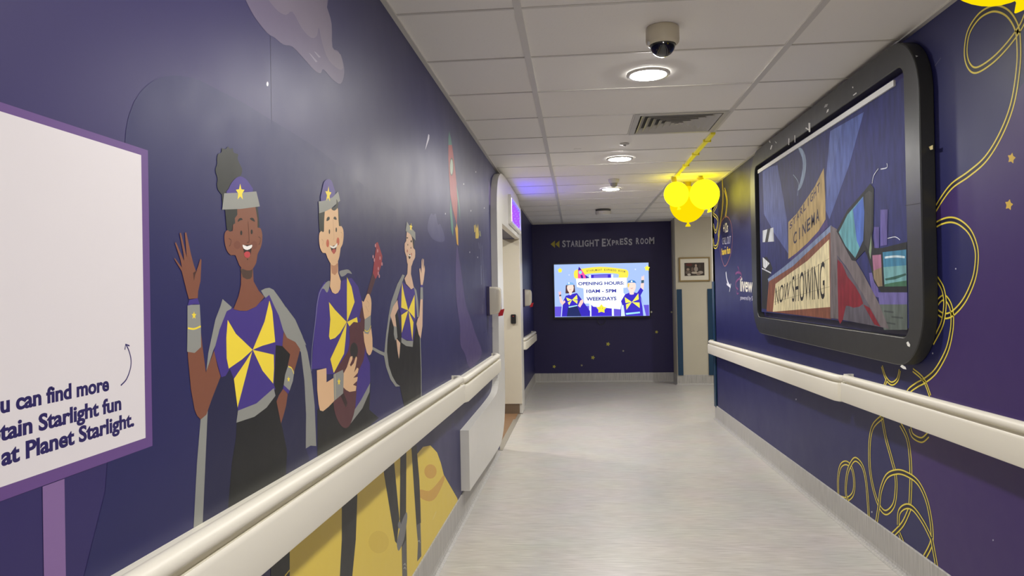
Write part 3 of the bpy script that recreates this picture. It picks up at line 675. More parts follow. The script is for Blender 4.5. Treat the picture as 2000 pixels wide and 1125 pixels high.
a = Art(WL, .0005); a.fill('c', K8([(942, 452), (950, 480), (960, 520), (962, 560), (958, 652), (945, 640), (940, 560)]), '6a5f92'); a.build('mural_comet', None, wall_left)
a = Art(WL, .0005); a.fill('star', K8([(838, 792), (850, 830), (858, 792), (862, 850), (866, 880), (860, 908), (856, 905), (846, 908), (838, 905), (838, 850)]), 'd8bd54'); a.fill('star', K8([(826, 805), (832, 800), (836, 850), (829, 862)]), 'd8bd54'); a.fill('star', K8([(868, 845), (875, 850), (880, 890), (873, 890)]), '9a9c70')
for p in ([(635, 160), (640, 195)], [(645, 160), (652, 300), (653, 400)], [(655, 175), (666, 380), (667, 480)], [(648, 290), (652, 405)], [(660, 520), (660, 570)]): a.line('star_trail', K21(p), .006, 'a9adc4', 0)
a.build('mural_shooting_star', 'yellow shooting star with white trails beside the doorway', wall_left)
for x, y in ((602, 713), (907, 668), (802, 690), (746, 480), (841, 385), (793, 1015), (855, 1055)):
    a = Art(WL, .0005); a.fill('d', K8(oval(x, y, 3, 7, 10)), 'b9b8c6'); a.build('mural_speck', None, wall_left)
# vinyl panel joints
for px in (533, 770):
    u = WL.uv(px, 400)[0]; t = MB(); t.add([WL.p3(u, .9, .0003), WL.p3(u+.0015, .9, .0003), WL.p3(u+.0015, ZC, .0003), WL.p3(u, ZC, .0003)], [(0, 1, 2, 3)], pr('222238')); t.build('vinyl_joint', wall_left)

# ================================================================== MURAL, RIGHT WALL
D1 = crop(1780, 0, 2.677); D2 = crop(1780, 380, 2.677); D3 = crop(1600, 700, 2.647); B8 = crop(1280, 240, 4.327); C13 = crop(1300, 420, 4.686)
a = Art(WR, .0004)
edge = D1([(589, 430), (560, 470), (530, 560), (470, 700), (390, 830), (300, 910), (215, 970), (160, 1040), (120, 1115)])+D2([(120, 150), (160, 132), (210, 120), (270, 140), (320, 195), (350, 280), (352, 365), (335, 455), (285, 560), (222, 640), (212, 720), (185, 830), (130, 930), (75, 985)])+D3([(545, 115), (570, 190), (560, 330), (465, 370), (470, 480), (482, 600), (520, 650), (560, 730), (585, 850), (588, 950), (612, 1085), (660, 1160)])
uv = [WR.uv(*p) for p in edge]
a.mb('p').poly([(1.0, 1.95), (2.0, 1.95)]+uv+[(1.0, -.05)], WR, a.o, pr('3c2764'))
a.build('mural_purple_field', 'purple field of the mural outside the looping strings', wall_right)
a = Art(WR, .0008); CRD = 'cdb13c'
def cords(lab, lst, core='1d1b34', **k):
    a = Art(WR, .0008)
    for p in lst: a.cord('cord', p, core=core, **k)
    return a.build('mural_string', lab, wall_right)
cords('double yellow string curling up to the near balloon', [D1([(600, 80), (570, 145), (500, 240), (420, 320), (340, 367), (300, 340), (285, 270), (300, 170), (350, 90), (410, 50), (460, 47), (510, 75), (550, 140), (562, 220), (560, 350), (530, 540), (470, 700), (390, 830), (300, 910), (215, 970), (160, 1040), (110, 1125)])])
cords('knotted double yellow string beside the black screen frame', [D2([(110, 170), (160, 142), (210, 132), (260, 150), (310, 200), (340, 280), (342, 360), (325, 450), (280, 550), (225, 615), (180, 635), (140, 615), (130, 585), (150, 550), (178, 540), (205, 580), (215, 640), (210, 720), (185, 820), (130, 920), (75, 970), (30, 995), (-10, 1025), (-30, 1060)]), D2([(120, 420), (160, 480), (175, 540), (175, 600), (160, 680), (112, 775)])])
cords('short crossing strings between the screen frame and the handrail', [D3([(485, 60), (540, 110), (575, 195)]), D3([(325, 40), (345, 100), (375, 130), (405, 110), (418, 60)]), D3([(350, 110), (335, 150)])], w=.014)
cords('large tangle of double yellow strings under the handrail', [
    D3([(330, 300), (280, 350), (262, 430), (262, 560), (280, 670), (310, 760), (345, 797), (385, 760), (398, 680), (395, 600), (375, 520), (345, 410), (325, 300)]),
    D3([(420, 340), (455, 410), (470, 500), (475, 620), (470, 755)]),
    D3([(295, 860), (310, 760), (320, 680), (350, 610), (400, 587), (450, 597), (510, 640), (555, 730), (580, 850), (582, 950), (545, 1030)]),
    D3([(582, 930), (610, 1085)]), D3([(378, 915), (430, 860), (460, 800), (475, 760)]), D3([(410, 865), (415, 795), (450, 765), (490, 780), (540, 850), (580, 930)]), D3([(415, 905), (440, 965)])])
cords('small pair of yellow string loops above the skirting', [D3([(100, 715), (98, 630), (110, 560), (140, 540), (170, 570), (182, 640), (175, 700), (145, 728), (115, 722)]), D3([(152, 745), (138, 690), (145, 600), (165, 545), (190, 522), (225, 560), (245, 650), (258, 830)])])
cords('end of a yellow loop hanging under the handrail', [D3([(470, 360), (485, 400), (530, 422), (565, 395)])])
cords('fine yellow strings hanging from the balloon cluster', [B8([(565, 470), (572, 640), (560, 780), (530, 960)]), B8([(585, 560), (605, 640), (603, 720), (592, 795)]), B8([(545, 560), (520, 690), (488, 760), (520, 800), (530, 840), (510, 920), (490, 860)]), B8([(545, 900), (525, 1030), (498, 1045), (488, 980)])], w=.03, lw=.010)
for x, y in ((1976, 309), (1971, 400)):
    a = Art(WR, .0007); a.fill('s', smoothc(star(x, y, 8, 11, .6, .2), True, 3), 'd9b53e'); a.build('mural_star', None, wall_right)
for p in ([(1838, 113), (1826, 129)],):
    a = Art(WR, .0007); a.line('m', p, .003, '6a6a78', 0); a.build('mural_scratch', None, wall_right)
for x, y in ((1867, 525), (1822, 690), (1703, 1000), (1940, 1055), (1555, 780)):
    a = Art(WR, .0007); a.fill('m', oval(x, y, 1.4, 1.8, 8), 'b0b0c0'); a.build('mural_speck', None, wall_right)
a = Art(WR, .0007)
a.line('outline', C13([(545, 10), (515, 60), (495, 150), (492, 250), (505, 360), (530, 450), (548, 465), (575, 420), (602, 330), (612, 220), (605, 100), (580, 30), (550, 10)]), .012, '8a5a6a')
a.text('lettering', '+12s', C13([(528, 78), (572, 65), (572, 155), (528, 168)]), 'e8e6f0', .02); a.text('lettering', 'CHILL OUT', C13([(520, 210), (597, 190), (597, 262), (520, 270)]), 'b8b8d4', .0)
a.text('lettering', '&', C13([(540, 288), (552, 285), (552, 297), (540, 299)]), 'b8b8d4'); a.text('lettering', 'have fun', C13([(514, 305), (593, 283), (593, 352), (514, 368)]), 'dcbc3c', .03)
a.build('mural_painted_balloon', 'outlined balloon shape with hand lettering under the balloon cluster', wall_right)
a = Art(WR, .0007); a.line('arrow', C13([(553, 520), (560, 580), (575, 630), (592, 655)]), .03, 'e8e8f4'); a.line('arrow', C13([(560, 630), (594, 660), (597, 628)]), .02, 'e8e8f4', 0); a.line('arrow', C13([(592, 660), (585, 702)]), .012, 'e8e8f4'); a.build('mural_arrow', 'white curved arrow printed beside the logo', wall_right)
a = Art(WR, .0007)
a.text('lettering', 'livewire', C13([(683, 562), (862, 580), (862, 716), (683, 700)]), 'efe9d8', .02); a.text('lettering', 'powered by Starlight', C13([(685, 735), (862, 748), (862, 800), (685, 785)]), 'd4d2e4')
a.line('swirl', C13([(640, 540), (660, 525), (690, 535), (692, 570), (665, 590), (645, 615), (645, 660), (665, 680)]), .02, '7a3a74'); a.line('swirl', C13([(660, 470), (672, 500), (668, 540)]), .015, '7a3a74'); a.line('swirl', C13([(650, 690), (655, 720), (668, 715)]), .015, '7a3a74')
a.build('mural_logo', 'logo lettering half hidden by the black screen frame', wall_right)

# ---------------------------------------------------------------- black screen frame and poster
BLACK = mat('2c2d2e', .38)
scr = empty('screen_frame', (XR-.03, 4.63, .93)); tag(scr, 'black rounded giant tablet frame mounted on the right wall', 'wall frame')
yo0, yo1, zo0, zo1 = 3.16, 6.11, .93, 2.385; yi0, yi1, zi0, zi1 = 3.30, 5.955, 1.06, 2.262
b = MB(); b.ring(rrect(yo0, zo0, yo1, zo1, (.27, .27, .27, .27), 10), rrect(yi0, zi0, yi1, zi1, .06, 10), WR, .001, .062, BLACK)
bez = b.build('bezel', scr, True)
md = bez.modifiers.new('bevel', 'BEVEL'); md.width = .004; md.segments = 2; md.limit_method = 'ANGLE'
b = MB(); b.prism(rrect(yi0-.01, zi0-.01, yi1+.01, zi1+.01, .1, 8), WR, .001, .012, mat('2b2360', .4)); b.build('back_panel', scr)
def chip(pts, c='e9e8e2', off=.0625):
    t = MB(); P = Plane(0, XR-off, -1); t.poly([P.uv(*p) for p in pts], P, .0004, mat(c, .6)); t.build('paint_chip', scr)
P2 = crop(1600, 80, 3.308); P1 = crop(1460, 240, 2.814); P3 = crop(1600, 320, 2.677)
chip(P2([(218, 350), (240, 332), (243, 338), (222, 354)])); chip(P2([(214, 294), (221, 296), (220, 306), (214, 304)])); chip(P2([(30, 432), (40, 410), (58, 406), (50, 425)]), 'a8a8a6'); chip(P2([(46, 466), (52, 445), (62, 438), (60, 455)]))
chip(P1([(335, 0), (345, 0), (345, 50), (337, 50)])); chip(P1([(318, 30), (322, 24), (338, 36), (336, 42)])); chip(P1([(225, 85), (230, 85), (229, 122), (225, 122)])); chip(P1([(258, 68), (262, 68), (263, 108), (259, 108)])); chip(P1([(124, 145), (132, 122), (137, 124), (129, 147)])); chip(P1([(118, 98), (122, 97), (127, 108), (123, 110)])); chip(P1([(150, 100), (160, 108), (158, 113)]))
chip(P3([(456, 935), (465, 928), (476, 945), (474, 958), (462, 952)])); chip(P3([(424, 1060), (432, 1050), (452, 1062), (456, 1075), (440, 1072)])); chip(P2([(610, 95), (625, 92), (640, 98), (625, 106)]), '8a8a86', .05)
chip(P2([(555, 1062), (655, 1046), (655, 1050), (555, 1066)]), '17171a')
chip(P2([(708, 684), (735, 672), (735, 700), (718, 704)]), 'd8c88a', .03)
PPM = {}
def pp(h):
    """poster paint with brush streaks"""
    if h in PPM: return PPM[h]
    m, t, b_, N, K = nt('poster_paint_'+h)
    tc = N('ShaderNodeTexCoord'); mp = N('ShaderNodeMapping'); mp.inputs['Scale'].default_value = (8, 26, 7); mp.inputs['Rotation'].default_value = (.5, 0, 0); K(tc.outputs['Object'], mp.inputs['Vector'])
    n = N('ShaderNodeTexNoise'); n.inputs['Scale'].default_value = 1; n.inputs['Detail'].default_value = 5; K(mp.outputs[0], n.inputs['Vector'])
    r = N('ShaderNodeValToRGB'); c = lin(hx(h))
    r.color_ramp.elements[0].position = .3; r.color_ramp.elements[0].color = (*[v*.62 for v in c], 1)
    r.color_ramp.elements[1].position = .7; r.color_ramp.elements[1].color = (*[min(1, v*1.18) for v in c], 1)
    K(n.outputs['Fac'], r.inputs[0]); K(r.outputs[0], b_.inputs['Base Color']); b_.inputs['Roughness'].default_value = .6; b_.inputs['Specular IOR Level'].default_value = .3
    PPM[h] = m; return m

# poster
py0, py1, pz0, pz1 = 3.312, 5.90, 1.10, 2.215
pst = empty('poster', (XR-.042, 4.63, pz0)); tag(pst, 'hand painted cinema poster hanging inside the black frame', 'poster')
b = MB(); b.prism([(py0, pz0), (py1, pz0), (py1, pz1), (py0, pz1)], WR, .040, .042, pp('282c64')); b.build('sheet', pst)
b = MB(); b.prism(rrect(py0+.11, pz1-.014, py1-.01, pz1+.014, .004, 3), WR, .0425, .052, mat('dededc', .35)); b.build('hanging_rail', pst, True)
a = Art(PO, .0004, .00003, pp)
a.fill('light_beam#1', P1([(82, 252), (165, 232), (195, 400), (215, 520), (225, 720), (150, 610), (90, 500)]), '55609c')
a.fill('light_beam#2', P1([(455, 45), (432, 300), (430, 480), (450, 530), (560, 230), (640, -60)]), '4f5e9c'); a.fill('light_beam#3', P1([(455, 45), (520, 8), (470, 250), (440, 420), (432, 300)]), '5b6aa6')
a.fill('crescent#4', P1([(278, 138), (300, 142), (318, 180), (323, 230), (315, 295), (295, 355), (275, 372), (290, 320), (304, 250), (300, 190)]), '8fa3bf', 2); a.line('crescent#5', P1([(252, 285), (280, 330), (275, 400)]), .006, '8fa3bf')
a.fill('clapper_board', P1([(84, 592), (142, 575), (146, 652), (84, 656)]), 'cfd2d6'); a.fill('clapper_board', P1([(110, 583), (126, 580), (112, 655), (96, 656)]), '3a3a3c')
a.fill('film_reel#6', P1([(78, 745), (105, 735), (125, 765), (138, 800), (128, 830), (115, 850), (108, 1025), (78, 1020)]), '26272c'); a.fill('film_reel#7', P1([(84, 738), (122, 772), (98, 802), (86, 790)]), 'd4d6da'); a.line('film_reel#8', P1([(80, 800), (130, 825)]), .01, 'c9cbd0')
a.fill('sign_support', P1([(232, 745), (330, 655), (438, 530), (442, 570), (330, 690), (245, 765)]), '4a3c74')
a.fill('cinema_sign', P1([(225, 545), (270, 500), (310, 440), (370, 350), (420, 248), (428, 400), (430, 530), (390, 595), (330, 660), (270, 715), (225, 748)]), 'b79c66')
def along(part, word, p0, p1, h0, h1, c, wd=.75):
    n = len(word)
    for i, ch in enumerate(word):
        t = (i+.5)/n; x = p0[0]+(p1[0]-p0[0])*t; y = p0[1]+(p1[1]-p0[1])*t; h = h0+(h1-h0)*t; w = abs(p1[0]-p0[0])/n*wd/2
        if ch == 'I': w *= .25
        sl = (p1[1]-p0[1])/(p1[0]-p0[0])*w
        a.text('%s#%s%d' % (part, word, i), ch, P1([(x-w, y-h-sl), (x+w, y-h+sl), (x+w, y+sl), (x-w, y-sl)]), c, .02)
along('lettering', 'STARLIGHT', (230, 592), (400, 372), 34, 52, '3c2c4c'); along('lettering', 'CINEMA', (250, 675), (398, 535), 62, 74, '2f2840')
a.fill('marquee', P1([(112, 858), (200, 792), (330, 682), (460, 562), (480, 600), (462, 640), (330, 745), (250, 800), (118, 880)]), '7f8fb0')
a.fill('marquee', P1([(118, 872), (250, 788), (330, 712), (455, 600), (468, 660), (462, 1078), (105, 1035)]), '85503c')
a.fill('marquee', P1([(155, 885), (250, 815), (330, 758), (450, 640), (455, 1012), (140, 1038)]), 'e0d3a8')
for p in ([(150, 935), (450, 745)], [(146, 985), (452, 900)]): a.line('marquee', P1(p), .004, 'b8ab84', 0)
a.text('lettering#n', 'NOW', P1([(155, 905), (238, 868), (232, 965), (152, 1003)]), '1d1b1e', 0); a.text('lettering#s', 'SHOWING', P1([(246, 845), (425, 757), (425, 968), (246, 985)]), '1d1b1e', 0)
a.fill('hillside', P3([(300, 730), (462, 730), (462, 868), (340, 868)]), '5d6660')
for p in ([(340, 770), (390, 776)], [(380, 800), (440, 806)], [(350, 830), (400, 838)]): a.line('hillside', P3(p), .008, '434b48', 0)
a.fill('tower#9', P3([(322, 240), (360, 238), (356, 425), (322, 430)]), '5f5596'); a.fill('tower#10', P3([(288, 330), (315, 330), (315, 445), (290, 445)]), '594f90')
a.fill('tower#11', P3([(262, 570), (300, 568), (316, 700), (280, 690)]), '655a98'); a.fill('tower#12', P3([(312, 672), (462, 672), (462, 735), (316, 735)]), '6a629c')
a.fill('curtain', P3([(95, 480), (140, 540), (240, 690), (330, 855), (120, 815)]), '5b5660')
a.fill('curtain', P3([(98, 500), (150, 590), (190, 640), (232, 730), (180, 752), (142, 742), (125, 815), (100, 812)]), '7c1c2a', 2); a.fill('curtain', P3([(232, 735), (265, 752), (322, 852), (290, 840)]), '7c1c2a')
a.fill('pillar', P3([(60, 322), (92, 340), (230, 570), (310, 720), (368, 864), (325, 852), (230, 680), (140, 535), (95, 478), (102, 812), (60, 806)]), '6f6668')
a.fill('cinema_glasses', P3([(92, 352), (150, 240), (235, 145), (268, 103), (288, 128), (285, 330), (278, 380), (290, 440), (330, 440), (460, 408), (463, 672), (325, 672), (290, 620), (268, 530), (252, 478), (240, 455), (190, 508), (172, 505)]), '202226')
a.fill('cinema_glasses', P3([(104, 358), (150, 265), (232, 170), (238, 250), (232, 400), (190, 492), (140, 430)]), '5f9aa4'); a.fill('cinema_glasses', P3([(178, 240), (232, 172), (238, 250), (232, 400), (214, 440), (198, 400)]), '4866b4')
a.fill('cinema_glasses', P3([(240, 160), (262, 140), (278, 150), (276, 330), (258, 450), (240, 420)]), '3a3a3c'); a.fill('cinema_glasses', P3([(262, 460), (274, 370), (276, 440), (270, 500)]), '7a8a70')
a.fill('cinema_glasses', P3([(280, 478), (325, 474), (333, 640), (310, 642), (288, 600)]), 'a06a86'); a.fill('cinema_glasses', P3([(284, 560), (328, 540), (333, 640), (310, 642), (288, 600)]), '8c7a60')
a.fill('cinema_glasses', P3([(334, 462), (457, 448), (459, 640), (344, 642)]), '3f7fa0'); a.fill('cinema_glasses', P3([(338, 540), (458, 530), (459, 640), (344, 642)]), '6fa2a6')
a.fill('cinema_glasses', P3([(346, 600), (390, 590), (455, 572), (458, 582), (400, 604), (350, 610)]), '2f5a50'); a.fill('cinema_glasses', P3([(344, 630), (380, 622), (459, 610), (459, 640), (344, 642)]), '3d6a50'); a.line('cinema_glasses', P3([(345, 490), (400, 484), (450, 488)]), .01, 'c3d6dc')
for p in ([(345, 920), (355, 870), (385, 825)], [(400, 828), (440, 818), (440, 790)]): a.line('chalk_line#%d' % p[0][0], P2(p), .005, 'c6cad6')
a.line('chalk_line#x', P3([(360, 390), (400, 382), (425, 398)]), .004, 'c6cad6')
for n in a.parts: a.parts[n].build(n.split('#')[0], pst)

# ================================================================== END WALL
KE = crop(1020, 430, 5.625); KB = crop(1020, 600, 5)
M_LET = mat('b4b4c0', .5)
wsign = empty('wall_lettering', WE.p3(.5, 1.95)); tag(wsign, 'grey raised lettering with yellow arrows above the wall screen', 'sign')
def letter(ch, x0, x1, y0, y1, m=M_LET):
    t = MB(); text_quad(t, ch, KE([(x0, y0), (x1, y0), (x1, y1), (x0, y1)]), WE, .006, m, .03); t.build('letter', wsign)
for word, xs, tops, bots in (
    ('STARLIGHT', (440, 478, 486, 528, 532, 577, 585, 618, 622, 655, 660, 675, 685, 730, 740, 785, 795, 845), (222, 225, 225, 225, 222, 222, 220, 218, 212), (298, 296, 294, 294, 294, 293, 290, 290, 288)),
    ('EXPRESS', (875, 918, 925, 975, 985, 1020, 1028, 1065, 1072, 1110, 1118, 1158, 1168, 1208), (203, 205, 220, 222, 203, 192, 205), (290, 284, 278, 272, 270, 270, 276)),
    ('ROOM', (1250, 1285, 1297, 1335, 1345, 1385, 1395, 1450), (195, 198, 200, 186), (264, 264, 262, 262))):
    for i, ch in enumerate(word): letter(ch, xs[2*i], xs[2*i+1], tops[i], bots[i])
for x in (312, 362):
    t = MB(); t.prism([WE.uv(*p) for p in KE([(x, 264), (x+48, 224), (x+46, 262), (x+48, 304)])], WE, .001, .006, mat('a89a2c', .5)); t.build('arrow_head', wsign)
for (x, y, r, c) in ((1312, 242, 17, 'b7b04a'), (838, 360, 22, 'b7b04a'), (690, 492, 21, 'b7b04a'), (312, 580, 18, 'b7b04a'), (581, 568, 12, '9c9a72'), (987, 427, 11, '9c9a86')):
    a = Art(WE, .0006); a.fill('s', smoothc(KB(star(x, y, r, r, .55, .3)), True, 2), c); a.build('printed_star', None, wall_end)
for x, y, c in ((1261, 47, 'd8d6c4'), (1458, 48, '8a8872')):
    a = Art(WE, .0006); a.fill('s', KB(oval(x, y, 9, 10)), c); a.build('printed_dot', None, wall_end)
# television
tv = empty('television', (.4, YE-.04, .85)); tag(tv, 'wall mounted television showing opening hours on the dark end wall', 'television')
c0, c1 = (-.362, .868), (1.171, 1.731)
b = MB(); b.box(c0[0]-.018, YE-.072, c0[1]-.03, c1[0]+.018, YE-.001, c1[1]+.018, mat('101012', .3)); cas = b.build('casing', tv)
def scrn(h): return mat(h, .5, .3, 0, 1.2)
a = Art(TVP, .0002, .00003, scrn)
def E(p): return KE(p)
a.mb('picture').poly([c0, (c1[0], c0[1]), c1, (c0[0], c1[1])], TVP, a.o, scrn('a3bdf0')); a.o += a.st
a.fill('picture', E([(358, 950), (1392, 930), (1394, 1050), (360, 1060)]), '5f4fd0')
a.fill('picture', E([(755, 600), (975, 592), (985, 1052), (760, 1055)]), '3a22c8'); a.fill('picture', E([(785, 605), (940, 600), (940, 640), (785, 640)]), '7468d8'); a.fill('picture', E([(735, 600), (755, 600), (760, 1056), (735, 1056)]), 'dfe6fa'); a.fill('picture', E([(975, 595), (1000, 594), (1008, 1052), (985, 1052)]), 'dfe6fa')
a.fill('picture', E([(572, 560), (650, 535), (850, 512), (1060, 530), (1160, 555), (1150, 640), (1060, 630), (1050, 590), (850, 580), (700, 595), (660, 630), (580, 640)]), 'f4e04a', 3)
a.fill('picture', E([(590, 640), (1148, 630), (1150, 740), (1110, 745), (1112, 800), (1150, 830), (1090, 900), (1080, 980), (780, 950), (745, 915), (680, 915), (672, 750), (600, 735)]), 'f2fbf2')
for w, q in (('OPENING HOURS:', [(615, 680), (1118, 672), (1118, 708), (615, 716)]), ('10AM - 5PM', [(705, 762), (1032, 756), (1032, 794), (705, 800)]), ('WEEKDAYS', [(705, 845), (1034, 840), (1034, 880), (705, 886)])): a.text('picture', w, E(q), '2c2a9c', .028)
for i, ch in enumerate('STARLIGHT EXPRESS ROOM'):
    if ch == ' ': continue
    x = 706+i*(1136-706)/22; y = 560-26*math.sin(math.pi*(x-640)/560)+10*(x-706)/430+6
    a.text('picture', ch, E([(x, y-9), (x+14, y-9), (x+14, y+11), (x, y+11)]), '5a5a40', .02)
a.fill('picture', E([(612, 560), (625, 512), (655, 550), (690, 600), (705, 640), (612, 640)]), 'e84aa8'); a.fill('picture', E([(612, 552), (622, 512), (652, 545)]), '2c2296'); a.fill('picture', E(oval(638, 574, 18, 18)), '8fd4ee'); a.fill('picture', E([(640, 605), (660, 600), (672, 640), (648, 640)]), '2c2296'); a.fill('picture', E([(690, 602), (740, 634), (700, 640)]), '2c2296')
a.fill('picture', E(star(415, 552, 26, 28, .7)), 'f6ea3c'); a.fill('picture', E(star(1372, 528, 32, 34, .6)), 'f6ea3c'); a.fill('picture', E(star(870, 975, 58, 52, .6)), 'f6e23c'); a.fill('picture', E(star(515, 602, 8, 8)), 'e8eefc'); a.fill('picture', E(star(1243, 540, 10, 10)), 'e8eefc')
for x, d in ((853, 0), (880, 0)): a.fill('picture', E(oval(x, 968, 3, 5, 8)), '8a6a20')
for (X, cx, sgn_) in ((0, 545, 1), (1, 1210, -1)):     # the two people on the slide
    if X == 0:
        a.fill('picture', E([(600, 800), (660, 880), (745, 1000), (745, 1056), (440, 1058), (445, 900), (480, 830)]), '2f20b4', 0); a.fill('picture', E([(450, 880), (432, 1058), (425, 1058), (440, 880)]), 'cfe0f8'); a.fill('picture', E([(505, 950), (600, 935), (650, 1056), (490, 1058)]), '16245c')
        a.fill('picture', E([(478, 840), (520, 815), (580, 810), (620, 840), (640, 880), (610, 900), (600, 940), (510, 950), (500, 890), (470, 880)]), '3322bc')
        for p in ([(482, 850), (548, 875), (500, 890)], [(548, 875), (600, 820), (608, 870)], [(548, 875), (608, 880), (604, 920)], [(548, 875), (500, 905), (515, 935)]): a.fill('picture', E(p), 'f8ee58')
        a.fill('picture', E([(508, 950), (605, 932), (606, 942), (512, 962)]), 'a8e0f0')
        a.fill('picture', E([(405, 840), (425, 835), (445, 900), (465, 880), (475, 900), (440, 935), (415, 900)]), 'f8c8c0'); a.fill('picture', E([(398, 780), (412, 795), (420, 775), (428, 800), (420, 835), (406, 838)]), 'f8b8b8'); a.fill('picture', E([(406, 822), (428, 816), (428, 834), (408, 838)]), '3a4a5c')
        a.fill('picture', E([(640, 880), (668, 870), (670, 905), (635, 960), (612, 940)]), 'f8c8c0')
        a.fill('picture', E([(475, 805), (478, 720), (500, 690), (545, 688), (575, 715), (582, 790), (560, 795), (500, 805)]), '4a2c34'); a.fill('picture', E([(495, 720), (560, 712), (562, 770), (545, 790), (545, 815), (520, 825), (515, 795), (498, 770)]), 'fad8cc', 2); a.fill('picture', E([(480, 715), (500, 688), (530, 680), (560, 690), (572, 712), (525, 712)]), '7fb0e0'); a.fill('picture', E(oval(513, 692, 9, 9)), 'e8f6f8')
    else:
        a.fill('picture', E([(1130, 820), (1300, 830), (1340, 960), (1345, 1050), (1075, 1054), (1100, 900)]), '3a28c0'); a.fill('picture', E([(1300, 850), (1335, 940), (1360, 1050), (1330, 1050), (1320, 950)]), 'a8c4f4'); a.fill('picture', E([(1105, 890), (1130, 1054), (1085, 1055), (1090, 900)]), 'cfe0f8')
        a.fill('picture', E([(1085, 890), (1130, 815), (1180, 795), (1230, 795), (1262, 800), (1300, 740), (1330, 770), (1285, 855), (1290, 1020), (1140, 1035), (1130, 930), (1100, 935)]), '3322bc')
        for p in ([(1125, 845), (1205, 900), (1135, 910)], [(1205, 900), (1275, 805), (1280, 870)], [(1205, 900), (1288, 905), (1290, 965)], [(1205, 900), (1140, 925), (1145, 985)]): a.fill('picture', E(p), 'f8ee58')
        a.fill('picture', E([(1138, 1020), (1292, 1005), (1294, 1022), (1142, 1040)]), '9adcf0')
        a.fill('picture', E([(1305, 690), (1338, 690), (1332, 765), (1300, 738)]), 'fad0c8'); a.fill('picture', E([(1308, 640), (1315, 610), (1325, 625), (1338, 600), (1340, 660), (1310, 662)]), 'fad0c8'); a.fill('picture', E([(1307, 660), (1337, 656), (1336, 690), (1307, 694)]), '3a5a6c')
        a.fill('picture', E([(1160, 690), (1240, 688), (1245, 750), (1225, 790), (1225, 815), (1180, 815), (1178, 780), (1160, 750)]), 'fad8cc', 2); a.fill('picture', E([(1158, 690), (1180, 700), (1168, 740), (1158, 735)]), 'e8c860'); a.fill('picture', E([(1155, 690), (1165, 668), (1200, 655), (1235, 665), (1255, 690), (1200, 685)]), '3a7ac0'); a.fill('picture', E(oval(1202, 672, 10, 10)), 'e8f6f8')
a.line('picture', E([(1190, 745), (1202, 752), (1216, 744)]), .006, 'b06a6a'); a.line('picture', E([(515, 760), (525, 766), (540, 758)]), .005, 'b06a6a')
a.parts['picture'].build('screen', cas)
b = MB(); cb = smoothc([WE.uv(*p) for p in KB([(735, 95), (733, 125), (745, 158), (768, 172), (795, 160), (808, 130), (806, 95)])], False, 5); b.tube([WE.p3(u, v, .015) for u, v in cb], .006, mat('3c3a48', .4), 8); tag(b.build('cable_loop', None, True), 'thin dark cable loop hanging below the television', 'cable')
# framed picture on the cream wall
fr = CRM.uv(1325.5, 503); f2 = CRM.uv(1387, 549)
fx0, fx1, fz0, fz1 = fr[0], f2[0], f2[1], fr[1]
pic = empty('framed_picture', (0.5*(fx0+fx1), YC-.01, fz0)); tag(pic, 'small framed photograph with cream mount and thin gold wood frame', 'picture')
b = MB(); b.ring(rrect(fx0, fz0, fx1, fz1, .002, 1), rrect(fx0+.02, fz0+.02, fx1-.02, fz1-.02, .002, 1), CRM, .001, .025, mat('8d7648', .4)); b.build('frame', pic)
b = MB(); b.prism(rrect(fx0+.018, fz0+.018, fx1-.018, fz1-.018, .002, 1), CRM, .002, .012, mat('ded8c6', .6)); mnt = b.build('mount', pic)
PIC = Plane(1, YC-.0125, -1)
a = Art(PIC, .0004, .0001, lambda h: mat(h, .3))
a.fill('photograph', C13([(172, 438), (354, 435), (356, 552), (174, 558)]), '3a302c')
for x, y, rx, ry, c in ((215, 455, 30, 14, '5c2a28'), (277, 462, 10, 12, 'b9a08c'), (278, 495, 18, 24, 'a4988c'), (205, 498, 14, 12, '9c8878'), (205, 525, 24, 18, '6c6058'), (245, 500, 12, 22, '6a5850'), (312, 470, 10, 22, '4a4038'), (320, 525, 24, 14, 'a89c90'), (265, 528, 30, 10, 'c4b8a8'), (215, 545, 16, 10, 'c8c0b4'), (300, 540, 20, 10, '8c7c70')): a.fill('photograph', C13(oval(x, y, rx, ry, 14)), c)
a.parts['photograph'].build('photograph', mnt)

# ================================================================== CEILING THINGS
def downlight(x, y, label, group=None, off=None):
    r = empty('downlight_%s_offscreen' % off if off else 'downlight', (x, y, ZC)); tag(r, label, 'ceiling light', group)
    b = MB(); z = ZC
    b.lathe((x, y, z), [(.112, .003), (.112, -.004), (.106, -.008), (.094, -.008), (.090, -.003), (.090, .002)], mat('cfccc6', .35), 40, cap=False); b.build('trim_ring', r, True)
    b = MB(); b.lathe((x, y, z), [(.0005, -.018), (.03, -.017), (.06, -.0135), (.08, -.008), (.090, -.002)], M_LAMP, 40, cap=False); b.build('diffuser_%s_offscreen' % off if off else 'diffuser', r)
downlight(.39, 3.77, 'round recessed downlight beside the dome camera'); downlight(.386, 6.16, 'round recessed downlight beyond the air diffuser'); downlight(.395, 7.98, 'round recessed downlight beside the small motion sensor')
for y, nm in ((1.4, 'overhead'), (-.9, 'behind'), (-3.0, 'far_behind')): downlight(.39, y, 'round recessed downlight in the corridor behind the viewer', 'downlights behind the viewer', nm)
downlight(2.8, 9.9, 'round recessed downlight in the side corridor', None, 'side_corridor')
downlight(-1.9, 7.3, 'round recessed downlight inside the room behind the doorway', None, 'room')
